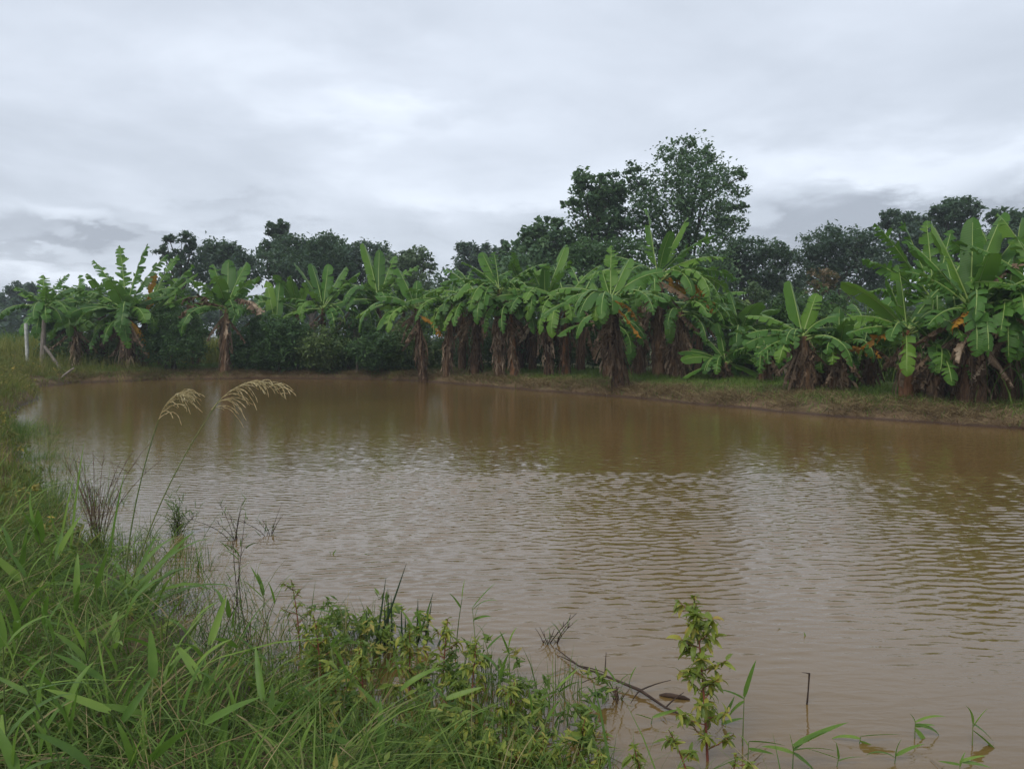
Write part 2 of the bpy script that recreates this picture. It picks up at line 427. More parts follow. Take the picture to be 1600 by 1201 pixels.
t.links.new(q.m('ADD', a2, q.m('MULTIPLY', a3, 0.4)), bp.inputs['Height']); t.links.new(bp.outputs[0], bs.inputs['Normal'])
t.links.new(bs.outputs[0], out.inputs[0])
green = smooth(gsd, 0.5, 1.8)
land = link('ground', mesh_np('ground', np.column_stack((gp, gh)), quads, tint=green, mats=[m]))
tag(land, 'earth banks and fields round the muddy pond', None, None, 'structure')

# ------------------------------------------------------------------ pond water with real ripples
m, t, q, out = base_mat('muddy_water')
pos = N(t, 'ShaderNodeNewGeometry').outputs['Position']
b1 = q.noise(pos, 0.22, 3); b2 = q.noise(pos, 1.1, 4)
mud = q.ramp(q.m('ADD', q.m('MULTIPLY', b1, 0.8), q.m('MULTIPLY', b2, 0.2)), [(0.35, (0.118, 0.074, 0.025)), (0.65, (0.150, 0.093, 0.032))])
bs = N(t, 'ShaderNodeBsdfPrincipled')
t.links.new(mud, bs.inputs['Base Color'])
bs.inputs['Roughness'].default_value = 0.04
bs.inputs['IOR'].default_value = 1.62
mp = N(t, 'ShaderNodeMapping'); mp.inputs['Scale'].default_value = (5.0, 16.0, 1); mp.inputs['Rotation'].default_value = (0, 0, R(-8))
t.links.new(pos, mp.inputs['Vector'])
w2 = q.noise(mp.outputs[0], 1.0, 3, 0.5, 0.3)
bp = N(t, 'ShaderNodeBump'); bp.inputs['Strength'].default_value = 0.5; bp.inputs['Distance'].default_value = 0.008
t.links.new(w2, bp.inputs['Height']); t.links.new(bp.outputs[0], bs.inputs['Normal'])
t.links.new(bs.outputs[0], out.inputs[0])
wx = np.concatenate((np.arange(-16.5, -4, 0.12), np.arange(-4, 8, 0.038), np.arange(8, 24, 0.11)))
wy = np.concatenate((np.arange(1.2, 9.0, 0.019), np.arange(9.0, 15, 0.040), np.arange(15, 31, 0.12)))
WX, WY = np.meshgrid(wx, wy)
wz = np.zeros_like(WX)
rw = np.random.default_rng(21)
gust = smooth(WX * 0.9 + 0.25 * WY + 1.6 * wob(WX * 0.35, WY * 0.35), -2.6, 3.2)     # the breeze reaches the open middle and right
lee = smooth(WY - 0.18 * WX, 2.6, 5.5)
calm = 1 - smooth(WY, 7.5, 15.5)
amp = (0.10 + 0.90 * gust) * (0.10 + 0.90 * lee) * (0.10 + 0.90 * calm)
for lam, n, a in ((0.30, 5, 0.0003), (0.105, 22, 0.00050), (0.070, 20, 0.00034)):
    for _ in range(n):
        l = lam * rw.uniform(0.8, 1.25)
        th = R(90 + 10) + rw.normal() * R(27)
        k = 2 * math.pi / l
        ph = k * (WX * math.cos(th) + WY * math.sin(th)) + rw.uniform(0, 6.28) + 0.5 * wob(WX * 0.9, WY * 0.9)
        wz += a * np.sin(ph)
wz = (wz + 70.0 * np.maximum(wz, 0) ** 2) * amp
wv = np.column_stack((WX.ravel(), WY.ravel(), wz.ravel()))
wn = len(wx)
i = (np.arange(len(wy) - 1)[:, None] * wn + np.arange(wn - 1)[None, :]).ravel()
wq = np.stack((i, i + 1, i + wn + 1, i + wn), -1)
cen = wv[wq].mean(1)[:, :2]
wq = wq[sdist(cen) < 0.35]                                      # the sheet ends just inside the banks
used = np.unique(wq); remap = np.zeros(len(wv), int); remap[used] = np.arange(len(used))
water = link('water', mesh_np('water', wv[used], remap[wq], mats=[m]))
tag(water, 'brown muddy pond water with wind ripples', None, None, 'structure')

# ------------------------------------------------------------------ trees
def leaf_cloud(centres, radii, n_sub, per, size, squash=0.8, seed=0, shell=0.55, tint_spread=0.25, droop=0.2, aspect=0.5):
    """Leaf-sized folded quads in clumps through the volume of the crown."""
    r = np.random.default_rng(seed)
    centres = np.asarray(centres, float); radii = np.asarray(radii, float)       # radii (n,3)
    vol = radii.prod(1) ** (2 / 3); w = vol / vol.sum()
    which = r.choice(len(centres), n_sub, p=w)
    d = r.normal(size=(n_sub, 3)); d /= np.linalg.norm(d, axis=1)[:, None]
    rad = shell + (1 - shell) * r.random(n_sub) ** 0.5
    rad = np.where(r.random(n_sub) < 0.22, r.random(n_sub) * shell, rad)
    sub = centres[which] + d * rad[:, None] * radii[which]
    subt = 0.5 + r.normal(size=n_sub) * tint_spread
    cl = radii[which].mean(1) * r.uniform(0.16, 0.34, n_sub)
    k = n_sub * per
    idx = np.repeat(np.arange(n_sub), per)
    p = sub[idx] + r.normal(size=(k, 3)) * cl[idx][:, None] * np.array([1, 1, squash]) * 0.62
    L = size * r.uniform(0.6, 1.35, k)
    a = r.uniform(0, 2 * np.pi, k)
    e = r.normal(size=k) * 0.5 - droop
    dirv = np.stack((np.cos(a) * np.cos(e), np.sin(a) * np.cos(e), np.sin(e)), 1)
    nrm = np.stack((r.normal(size=k) * 0.6, r.normal(size=k) * 0.6, np.ones(k)), 1)
    side = np.cross(dirv, nrm); side /= np.linalg.norm(side, axis=1)[:, None] + 1e-9
    up = np.cross(side, dirv)
    W = L * aspect * 0.5
    v = np.stack((p - dirv * L[:, None] * 0.5, p + side * W[:, None] + up * (W * 0.25)[:, None] - dirv * L[:, None] * 0.06,
                  p + dirv * L[:, None] * 0.5 - up * (L * 0.08)[:, None], p - side * W[:, None] + up * (W * 0.25)[:, None] - dirv * L[:, None] * 0.06), 1).reshape(-1, 3)
    tint = np.repeat(np.clip(subt[idx] + r.normal(size=k) * 0.16, 0, 1), 4)
    f = np.arange(k * 4).reshape(-1, 4)
    return v, f, tint, sub

def tree(name, px, Y, blobs, label, cat='tree', group=None, mat='leaf_dark', n_sub=220, per=30, leaf=0.3, trunk=0.16, lean=0.0, depth=1.0, seed=0, shell=0.5, aspect=0.5, droop=0.2, stems=1, base=None):
    """blobs: (px, py, half width px, half height px) as they stand at distance Y; turned into real volumes there."""
    s = Y / F
    r = np.random.default_rng(seed + 100)
    x0 = atd(px, 525, Y)[0] + lean
    zb = gz(x0, Y) if base is None else base
    o = thing(name, (x0, Y, zb - 0.05), label, cat, group)
    org = np.array([x0, Y, zb - 0.05])
    cs, rr = [], []
    for bpx, bpy_, hw, hh in blobs:
        c = atd(bpx, bpy_, Y) - org
        rad = np.array([hw * s, max(hw, hh) * s * depth * 0.9, hh * s])
        c[1] += r.normal() * rad[0] * 0.45
        cs.append(c); rr.append(rad)
    v, f, tint, sub = leaf_cloud(cs, rr, n_sub, per, leaf, seed=seed, shell=shell, aspect=aspect, droop=droop)
    crown = link('crown', mesh_np('crown', v, f, tint=tint, mats=[M[mat]], smooth=False), o)
    crown['kind'] = 'stuff'
    # trunk and limbs reach into every part of the crown
    top = max(c[2] for c in cs)
    low = min(c[2] - q_[2] for c, q_ in zip(cs, rr))
    fork = max(0.25 * top, low * 0.8, 0.25)
    mid = np.mean([c for c in cs], 0)
    for k in range(stems):
        tb = MB()
        off = np.array([r.normal() * 0.25, r.normal() * 0.25, 0]) * (stems > 1)
        pts = bez(off, off + np.array([mid[0] * 0.15, 0, fork * 0.6]), np.array([mid[0] * 0.35, mid[1] * 0.3, fork]) + off, 7)
        pts = np.vstack((pts, [pts[-1] + (np.array([mid[0], mid[1], top * 0.86]) - pts[-1]) * u for u in (0.35, 0.7, 1.0)]))
        tb.tube(pts, np.concatenate((np.linspace(1.25, 0.72, 7), [0.5, 0.3, 0.1])) * trunk, 8, lumps=0.05)
        tb.build('trunk', [M['bark']], o)
    nb = min(len(cs) * 2, 14)
    for k in range(nb):
        c = cs[k % len(cs)]; rad = rr[k % len(cs)]
        st = pts[r.integers(4, 9)]
        en = c + r.normal(size=3) * rad * 0.35
        bb = MB()
        md = (st + en) / 2 + np.array([0, 0, 0.15 * np.linalg.norm(en - st)])
        cur = bez(st, md, en, 7)
        bb.tube(cur, np.linspace(0.42, 0.07, 7) * trunk, 5, lumps=0.06)
        for w_ in range(5):                                      # twigs
            a0 = cur[r.integers(2, 7)]
            a2 = sub[r.integers(len(sub))]
            if np.linalg.norm(a2 - a0) < rad.max() * 1.3:
                bb.tube(bez(a0, (a0 + a2) / 2 + r.normal(size=3) * 0.1, a2, 4), np.array([0.10, 0.07, 0.045, 0.02]) * trunk, 4)
        bb.build('branch', [M['bark']], o)
    return o
# ------------------------------------------------------------------ banana plants
FAR = 'banana plants at the left end of the far bank'
MID = 'banana plants in the middle of the far bank'
RGT = 'banana plants on the right bank'
def banana_leaf_mesh(r, th, ph, L, W, droop, shred, roll=0.0, kind='green', tint=0.5, pet=0.20, fold=0.20):
    """One blade: a drooping midrib with two halves torn into strips by the wind. th: slope seen from the pond, ph: turn away from it."""
    d0 = np.array([math.cos(R(th)) * math.cos(R(ph)), math.sin(R(ph)), math.sin(R(th)) * math.cos(R(ph))])
    h = np.array([d0[0], d0[1], 0.0])
    if np.linalg.norm(h) < 0.12: h = np.array([0.1 * math.copysign(1, d0[0]), 0.4, 0])
    h = unit(h)
    e0 = math.asin(np.clip(d0[2], -1, 1))
    tot = L * (1 + pet); K = 18
    s = np.linspace(0, 1, K)
    e = e0 - R(droop) * s ** 1.35
    wig = np.cumsum(r.normal(size=K) * 0.02)
    side0 = np.array([-h[1], h[0], 0.0])
    tg = np.cos(e)[:, None] * h + np.sin(e)[:, None] * np.array([0, 0, 1.0]) + wig[:, None] * side0
    tg /= np.linalg.norm(tg, axis=1)[:, None]
    p = np.vstack(([0, 0, 0], np.cumsum(tg[:-1] * tot / (K - 1), 0)))
    up = np.cross(tg, side0); up /= np.linalg.norm(up, axis=1)[:, None]
    up = np.where((up @ np.array([0, 0, 1.0]))[:, None] < -0.3, -up, up)
    rl = R(roll) + np.linspace(0, r.normal() * 0.25, K)
    side = np.cos(rl)[:, None] * side0 + np.sin(rl)[:, None] * up
    nup = np.cross(side, tg)
    nup = np.where((np.einsum('ij,ij->i', nup, up) < 0)[:, None], -nup, nup)
    def smp(A, u): return np.array([np.interp(u, s, A[:, k]) for k in range(3)]).T
    b = MB()
    n = 17
    if kind == 'green': shred = min(.88, shred * 1.35 + .03)
    ul = np.linspace(pet / (1 + pet), 1.0, n + 1)
    for sg in (-1, 1):
        j = 0
        while j < n:
            ln = 1
            while j + ln < n and r.random() > shred: ln += 1
            us = ul[j:j + ln + 1]
            uu = (us - ul[0]) / (1 - ul[0])
            w = W * 0.5 * np.clip((uu / 0.12), 0.15, 1) ** 0.55 * np.clip(1.01 - uu ** 7, 0.02, 1) ** 0.65 * 1.08
            f = fold + r.normal() * (0.06 + 0.42 * shred)
            f2 = f + 0.18 + abs(r.normal()) * 0.55 * shred
            P, T, Sd, U = smp(p, us), smp(tg, us), smp(side, us) * sg, smp(nup, us)
            sweep = 0.38
            sl = W * 0.5 * (0.94 + 0.12 * r.random()) / (W * 0.5)
            d1 = Sd * math.cos(f) - U * math.sin(f) + T * sweep
            d2 = Sd * math.cos(f2) - U * math.sin(f2) + T * sweep
            a = P + d1 * (w * 0.5)[:, None]
            c = a + d2 * (w * 0.5 * sl)[:, None]
            seg = tot * (1 - ul[0]) / n
            if j > 0: c[0] += T[0] * seg * (0.10 + 0.42 * shred * r.random()); a[0] += T[0] * seg * 0.06
            if j + ln < n: c[-1] -= T[-1] * seg * (0.06 + 0.38 * shred * r.random()); a[-1] -= T[-1] * seg * 0.04
            if kind != 'green': c += r.normal(size=c.shape) * 0.03; a += r.normal(size=a.shape) * 0.015
            wavy = r.normal(size=len(us)) * 0.012
            c = c + U * wavy[:, None]
            v = np.empty((3 * len(us), 3)); v[0::3] = P; v[1::3] = a; v[2::3] = c
            k = np.arange(len(us) - 1) * 3
            q_ = np.vstack((np.stack((k, k + 1, k + 4, k + 3), -1), np.stack((k + 1, k + 2, k + 5, k + 4), -1)))
            uvs = np.stack((np.tile([0, 0.5, 1.0], len(us)), np.repeat(uu, 3)), -1)
            b.add(v, q_, np.clip(tint + r.normal() * 0.06, 0, 1), 0, uvs)
            j += ln
    b.tube(p[::2] + up[::2] * 0.002, np.linspace(0.022, 0.005, len(p[::2])) * (0.7 + 0.25 * L), 4, 0.5, 1)
    mt = {'green': 'banana_leaf', 'yellow': 'yellow_leaf', 'dry': 'dry_leaf'}[kind]
    return b.mesh('leaf', [M[mt], M['midrib' if kind == 'green' else mt]], smooth=(kind == 'green'))

def hanging_strip(r, b, p0, out, length, width, tint, flare=0.0):
    k = 7
    t = np.linspace(0, 1, k)
    o = unit(out)
    sd_ = np.array([-o[1], o[0], 0])
    j = np.cumsum(r.normal(size=(k, 3)) * 0.026, 0)
    p = p0 + o * (0.05 * np.sin(t * 2.2) + flare * t ** 1.5)[:, None] * length + np.array([0, 0, -1.0]) * (t * length)[:, None] + j
    tw = r.uniform(-0.9, 0.9) + np.cumsum(r.normal(size=k) * 0.35)
    wd = width * (0.55 + 0.45 * np.sin(np.pi * np.clip(t * 0.9 + 0.08, 0, 1))) * (1 - 0.55 * t)
    sv = sd_ * np.cos(tw)[:, None] + o * np.sin(tw)[:, None]
    b.strip(p - sv * wd[:, None] / 2, p + sv * wd[:, None] / 2, tint)

def banana(px, Y, crown_py, label, leaves=(), nrand=4, lean=0.0, tr=0.11, size=1.6, width=0.48, skirt=80, dry=8, shred=0.35, droop=70, seed=0, stem='pseudostem',
           yellow=0, skirt_top=0.85, flare=0.12, group='banana plants along the far bank', thmin=5, thmax=175, nfront=4, leaf_tint=0.5, skirt_mat='dry_leaf', cat='banana plant'):
    """lean: how far the crown stands off the foot, in photo pixels. leaves: (slope, turn, length, width, droop, shred, roll)."""
    r = np.random.default_rng(seed + 500)
    nrand += 3 if group == FAR else 1
    x = atd(px, 560, Y)[0]
    zb = gz(x, Y)
    o = thing('banana_plant', (x, Y, zb - 0.04), label, cat, group)
    c = atd(px + lean, crown_py, Y) - np.array([x, Y, zb - 0.04])
    H = c[2]
    stem_c = bez([0, 0, 0], [c[0] * 0.25, 0, H * 0.5], c, 9)
    tt = np.linspace(0, 1, 9)
    b = MB()
    b.tube(stem_c, tr * (1.25 - 0.75 * tt), 10, 0.5, 0, lumps=0.05)
    ps = b.build('pseudostem', [M[stem]], o)
    nl = 0
    def put(mesh, name, at_):
        ob = link(name, mesh, o, tuple(at_))
        return ob
    for lf in leaves:
        th, ph, L, W, dr, shr = lf[:6]
        if math.sin(R(th)) < -0.25 and (len(lf) < 8 or lf[7] == 'green'):   # these rise on the stalk first, then arch over and hang towards the pond
            sx_ = math.cos(R(th))
            th, ph, L, dr = (90 - 70 * sx_ if abs(sx_) < .3 else (40 if sx_ > 0 else 140)), -38 - 32 * (1 - abs(sx_)), L * 1.12, 112 + r.normal() * 8
        roll = lf[6] if len(lf) > 6 else r.normal() * 14
        kind = lf[7] if len(lf) > 7 else 'green'
        put(banana_leaf_mesh(r, th, ph, L, W, dr, shr, roll, kind, np.clip(leaf_tint + r.normal() * 0.16, 0, 1)), 'leaf' if kind != 'dry' else 'dry_leaf', c + np.array([0, 0, -0.03 * r.random()]))
    for k in range(nrand):
        th = thmin + (thmax - thmin) * ((k + r.random()) / max(nrand, 1))
        ph = r.choice([-1, 1]) * r.uniform(15, 60)
        up_ = math.sin(R(th))
        dr = droop * (1.15 - 0.7 * up_) * r.uniform(0.75, 1.25)
        put(banana_leaf_mesh(r, th, ph, size * r.uniform(0.75, 1.12), width * r.uniform(0.8, 1.1), dr, min(0.9, shred * r.uniform(0.5, 1.5)), r.normal() * 18, 'green', np.clip(leaf_tint + r.normal() * 0.18, 0, 1)),
            'leaf', c + np.array([0, 0, -0.10 * r.random()]))
    for k in range(nfront):
        sg = r.choice([-1, 1])
        th = 90 - sg * r.uniform(15, 60)
        put(banana_leaf_mesh(r, th, -r.uniform(35, 65), size * r.uniform(1.05, 1.4), width * r.uniform(0.72, 0.98), r.uniform(100, 140), min(.9, .1 + shred * r.uniform(.8, 1.7)), r.normal() * 15, 'green', np.clip(leaf_tint + r.normal() * .18, 0, 1)),
            'leaf', c + np.array([0, 0, -0.12 - .1 * r.random()]))
    for k in range(yellow):
        th = r.choice([r.uniform(-40, 5), r.uniform(175, 220)])
        put(banana_leaf_mesh(r, th, r.uniform(-50, 20), size * r.uniform(0.5, 0.8), width * 0.7, 60, 0.6, r.normal() * 30, 'yellow', r.uniform(0.2, 0.8), fold=0.8), 'yellow_leaf', c + np.array([0, 0, -0.25]))
    for k in range(dry):                                      # dead leaves folded down against the stem
        th = r.choice([r.uniform(-75, -35), r.uniform(215, 255)])
        hh = r.uniform(0.72, 0.97)
        L = min(size * r.uniform(0.5, 0.95), H * hh * 0.9)
        me = banana_leaf_mesh(r, th, r.uniform(-60, 50), L, width * r.uniform(0.3, 0.55), r.uniform(5, 30), 0.75, r.normal() * 40, 'dry', r.uniform(0.15, 0.95), pet=0.12, fold=1.0)
        put(me, 'dry_leaf', np.array([np.interp(hh, tt, stem_c[:, i_]) for i_ in range(3)]))
    if skirt:
        b = MB()
        for k in range(int(skirt * 1.35)):
            a = r.uniform(0, 2 * np.pi)
            hh = r.uniform(0.18, skirt_top)
            pc = np.array([np.interp(hh, tt, stem_c[:, i_]) for i_ in range(3)])
            od = np.array([math.cos(a), math.sin(a), 0])
            L = min(r.uniform(0.22, 0.85), pc[2] * 1.0)
            hanging_strip(r, b, pc + od * tr * (1.1 - 0.5 * hh), od, L, r.uniform(0.02, 0.11), r.uniform(0.05, 1.0), flare * r.uniform(0.1, 1.2))
        sk = b.build('dry_leaf_skirt', [M[skirt_mat]], o, smooth=False)
        sk['kind'] = 'stuff'
    return o

# left row, about thirty metres off
banana(66, 28.5, 480, 'banana plant on the thin pale bare stem, beside the leaning pole at the left end', [
    (140, 15, 1.3, .5, 25, .4), (100, 20, 1.2, .45, 20, .5), (75, 15, 1.3, .45, 30, .6), (50, 0, 1.4, .45, 60, .4), (30, -30, 1.6, .5, 90, .4), (160, -30, 1.3, .45, 80, .6), (60, -60, 1.5, .5, 110, .3)], 2, 4, 0.10, 1.3, .45, 0, 0, seed=1, stem='pale_wood', group=FAR)
banana(120, 30.5, 505, 'short banana plant with dark shaggy stem, second from the leaning pole', [
    (110, 20, 1.5, .5, 25, .5), (70, 20, 1.6, .5, 30, .6), (40, 0, 1.5, .5, 60, .5), (150, 0, 1.4, .5, 60, .5), (20, -30, 1.4, .45, 60, .3), (-5, -20, 1.3, .5, 50, .3)], 3, -4, .13, 1.4, .5, 70, 8, seed=2, group=FAR)
banana(112, 33, 492, 'banana plant half hidden behind the short shaggy one left of the tall clump', [
    (95, 20, 1.7, .5, 20, .6), (65, 20, 1.9, .5, 25, .6), (120, 20, 1.8, .5, 25, .7)], 4, 6, .13, 1.7, .5, 30, 3, seed=3, group=FAR)
banana(200, 29.5, 487, 'tallest banana plant left of the bushes, tattered upright leaves on a thick brown stem', [
    (97, 12, 2.3, .55, 12, .75), (82, 12, 2.35, .5, 12, .55), (118, 15, 2.2, .5, 20, .85), (68, 15, 2.3, .5, 20, .7), (140, 0, 2.0, .5, 50, .8), (45, 0, 1.9, .55, 50, .4),
    (168, -20, 2.2, .5, 65, .35), (150, -50, 1.8, .6, 90, .3), (30, -40, 1.7, .55, 90, .3), (88, -35, 1.5, .6, 40, .2)], 3, -3, .22, 1.9, .55, 110, 12, .5, seed=4, yellow=1, group=FAR)
banana(222, 30.5, 500, 'banana plant with a broad leaf slanting up right below one orange dead leaf', [
    (50, 10, 2.3, .55, 15, .15), (38, 0, 2.2, .5, 40, .3), (75, 15, 2.5, .5, 15, .8), (58, 15, 2.4, .5, 12, .75), (80, 0, 1.6, .35, 6, .8, 10, 'yellow'), (20, -20, 1.7, .5, 50, .3), (-12, -30, 1.4, .45, 30, .2), (-28, -40, 1.5, .45, 40, .2)], 2, 4, .15, 1.8, .5, 50, 6, seed=5, group=FAR)
banana(350, 29.5, 482, 'single banana plant with brown dead leaves hanging from both sides of its crown', [
    (92, 15, 1.7, .55, 10, .25), (75, 15, 1.7, .6, 15, .25), (108, 15, 1.7, .5, 15, .35), (60, 0, 1.5, .55, 40, .5), (125, 0, 1.6, .5, 45, .6), (88, -40, 1.5, .65, 30, .25), (40, 5, 1.5, .45, 65, .6),
    (140, 0, 1.6, .4, 85, .8, 10, 'dry'), (36, -10, 1.55, .45, 110, .7, 10, 'dry'), (45, -25, 1.5, .4, 120, .8, 0, 'dry'), (155, -10, 1.6, .35, 95, .85, 20, 'dry')], 1, 4, .13, 1.5, .5, 60, 6, seed=6, group=FAR)
banana(428, 31.5, 512, 'small fresh green banana plant standing right of the one with hanging dead leaves', [
    (98, 15, 1.7, .45, 8, .1), (84, 15, 1.8, .42, 8, .08), (120, 0, 1.2, .4, 60, .4), (60, 0, 1.2, .45, 70, .3), (80, -45, 1.2, .5, 60, .2)], 1, 2, .10, 1.2, .42, 10, 2, seed=7, group=FAR, leaf_tint=.7)
banana(505, 31.5, 482, 'banana plant with a fan of upright leaves rising out of the dark bushes', [
    (118, 12, 1.9, .5, 10, .1), (105, 12, 1.7, .5, 10, .1), (88, 12, 1.6, .5, 10, .15), (68, 12, 1.7, .5, 15, .3), (55, 8, 1.8, .5, 22, .4), (150, 0, 1.6, .45, 50, .5), (22, -10, 1.9, .5, 40, .4), (5, -25, 1.8, .5, 35, .2), (178, -20, 1.5, .45, 40, .3)], 1, 0, .14, 1.6, .5, 20, 3, seed=8, group=FAR)
banana(592, 32, 470, 'banana plant with one tall dark leaf standing straight up behind the bushes', [
    (104, 12, 2.2, .58, 8, .08), (92, 14, 1.9, .5, 8, .15), (75, 14, 1.8, .5, 14, .4), (55, 10, 1.9, .5, 30, .5), (135, 5, 1.6, .5, 55, .6), (35, -10, 1.6, .5, 60, .5), (170, -20, 1.6, .5, 40, .3)], 1, 0, .15, 1.7, .5, 20, 3, seed=9, group=FAR, leaf_tint=.35)
# middle clump at the water's edge
banana(662, 27.2, 481, 'leftmost banana plant of the middle clump, long leaf drooping left', [
    (112, 10, 1.35, .55, 8, .12, -5), (90, 15, .9, .4, 20, .2), (165, -10, 1.85, .42, 62, .3), (150, -25, 2.3, .5, 125, .35, 15), (172, -35, 1.6, .4, 85, .45), (35, -10, 1.6, .4, 70, .5), (15, -25, 1.5, .45, 60, .3), (60, 10, 1.3, .4, 70, .4)],
    1, -12, .12, 1.4, .42, 70, 6, seed=11, yellow=1, group=MID, leaf_tint=.65)
banana(697, 27.0, 476, 'slender banana plant with a spear leaf on top, second in the middle clump', [
    (86, 10, 1.0, .2, 4, .3), (140, 5, 1.5, .42, 62, .7), (158, -5, 1.6, .42, 60, .6), (40, -5, 1.5, .42, 60, .6), (20, -20, 1.4, .42, 70, .4), (200, -20, 1.3, .4, 60, .4), (-20, -30, 1.3, .4, 60, .5)], 2, 10, .11, 1.4, .4, 80, 8, seed=12, group=MID)
banana(742, 26.6, 470, 'banana plant with shaggy leaf arcs between slender and broad-crowned ones', [
    (150, 0, 1.8, .45, 70, .6), (35, 0, 1.7, .45, 75, .6), (165, -25, 1.7, .45, 95, .5), (60, 10, 1.4, .45, 45, .5), (120, 10, 1.5, .45, 45, .5), (205, -30, 1.6, .45, 60, .4)], 2, 4, .13, 1.5, .45, 110, 10, seed=13, group=MID)
banana(780, 25.6, 452, 'broad-crowned banana plant with wide leaf raised to the upper left, middle clump', [
    (113, 10, 1.2, .5, 8, .12), (98, 12, 1.1, .42, 8, .65), (130, 0, 1.3, .42, 35, .3), (152, -5, 1.7, .46, 55, .45), (172, -10, 1.6, .45, 55, .4), (20, -5, 1.7, .45, 62, .5), (40, 0, 1.6, .45, 55, .6), (222, -35, 1.8, .46, 42, .5, 15), (246, -30, 1.75, .46, 26, .5, 10), (8, -30, 1.5, .42, 80, .3)], 1, 0, .14, 1.6, .46, 140, 10, .45, seed=14, group=MID)
banana(803, 25.4, 478, 'low banana plant with bare brown stem in front of the broad-crowned one', [
    (20, -20, 1.5, .42, 70, .5), (160, -20, 1.3, .42, 65, .4), (215, -40, 1.6, .45, 30, .5), (75, 10, 1.2, .4, 40, .3), (-10, -40, 1.4, .42, 60, .6)], 1, -6, .11, 1.3, .42, 80, 6, seed=15, stem='pseudostem_orange', group=MID)
banana(856, 25.0, 470, 'banana plant with a tall upright leaf, left of the smooth orange stem', [
    (72, 8, 1.65, .42, 6, .12), (108, 10, 1.15, .35, 25, .2), (92, -10, .9, .35, 10, .1), (160, -5, 1.75, .46, 55, .2), (172, -15, 1.5, .42, 60, .5), (20, -5, 1.6, .42, 55, .5), (222, -35, 1.6, .42, 38, .55, 10), (248, -30, 1.35, .42, 20, .5), (300, -30, 1.7, .42, 20, .55)], 1, -4, .11, 1.5, .44, 80, 6, seed=16, group=MID)
banana(884, 24.6, 472, 'banana plant on a smooth orange stem with long horizontal leaf to the left', [
    (168, -10, 1.7, .42, 35, .15), (150, 0, 1.5, .45, 50, .4), (28, 0, 1.5, .45, 70, .5), (60, 10, 1.4, .42, 30, .4), (-8, -30, 1.4, .45, 60, .4), (225, -35, 1.3, .42, 30, .4)], 2, 0, .12, 1.4, .44, 40, 5, seed=17, stem='pseudostem_orange', group=MID)
banana(832, 27.5, 480, 'banana plant half hidden behind the upright-leaved one in the middle clump', [(80, 10, 1.3, .42, 20, .4), (130, 5, 1.5, .44, 55, .5), (45, 5, 1.5, .44, 60, .5)], 3, 0, .12, 1.5, .44, 60, 5, seed=18, group=MID)
banana(968, 20.8, 468, 'leaning banana plant with pale wide-spread skirt of dry leaves at the water edge', [
    (105, 15, .75, .28, 8, .1), (66, 12, 1.15, .42, 14, .12), (88, 18, 1.35, .38, 6, .75), (160, 5, 1.75, .34, 55, .75), (172, -8, 1.7, .42, 55, .3), (150, -5, 1.5, .42, 60, .4), (22, -5, 1.5, .42, 55, .5), (45, 5, 1.4, .4, 45, .4), (262, -40, 1.1, .42, 22, .25, 0), (236, -38, 1.6, .46, 34, .35, 10), (205, -30, 1.5, .44, 40, .15),
    (-12, -15, .8, .3, 70, .5, 0, 'yellow'), (-52, -25, 1.1, .08, 10, .2, 0, 'yellow')], 1, -14, .14, 1.4, .42, 190, 8, .4, seed=19, skirt_top=.95, flare=.28, group=MID)
banana(1030, 23.6, 432, 'tallest banana plant of the middle clump, arched leaves over an orange dead one', [
    (98, 10, 1.85, .5, 6, .3), (68, 8, 1.7, .42, 8, .22), (82, -15, 1.2, .42, 12, .1), (48, 8, 1.9, .42, 30, .55), (32, 5, 2.0, .45, 42, .55), (20, 0, 2.1, .45, 55, .6), (12, -8, 1.9, .44, 62, .6), (2, -18, 1.9, .46, 60, .5), (140, 8, 1.5, .44, 42, .3), (160, -5, 1.6, .44, 60, .5), (195, -25, 1.5, .44, 70, .5), (300, -45, 1.5, .44, 25, .35, 0), (215, -30, 1.6, .44, 50, .45),
    (-22, -5, 1.7, .34, 28, .7, 20, 'yellow'), (-8, 0, 1.6, .34, 45, .7, 20, 'yellow')], 0, -2, .17, 1.8, .45, 170, 14, .45, seed=20, skirt_top=.92, group=MID)
banana(1060, 23.0, 485, 'stout banana stem hidden in a brown skirt under the tallest crown', [(40, -5, 1.3, .42, 70, .5), (-5, -30, 1.4, .4, 70, .7), (-30, -40, 1.5, .34, 40, .7), (-20, -20, 1.6, .34, 60, .7), (140, 10, 1.2, .42, 60, .5)], 1, 0, .26, 1.3, .42, 220, 10, seed=21, skirt_top=.98, flare=.05, group=MID)
banana(1000, 24.4, 478, 'banana plant in shade between the leaning one and the tallest one', [(150, 0, 1.3, .42, 60, .5), (60, 5, 1.4, .42, 40, .5), (100, 5, 1.3, .42, 30, .5), (210, -35, 1.3, .42, 40, .5)], 2, 0, .16, 1.4, .42, 110, 8, seed=22, group=MID)
banana(948, 23.6, 505, 'low banana plant behind the leaning one with broad leaves reaching left', [(175, -15, 1.4, .42, 45, .2), (160, 0, 1.5, .44, 50, .3), (198, -25, 1.5, .46, 30, .12), (100, 10, 1.2, .4, 30, .3), (30, 0, 1.2, .4, 60, .5)], 2, 0, .12, 1.3, .42, 50, 5, seed=23, group=MID)
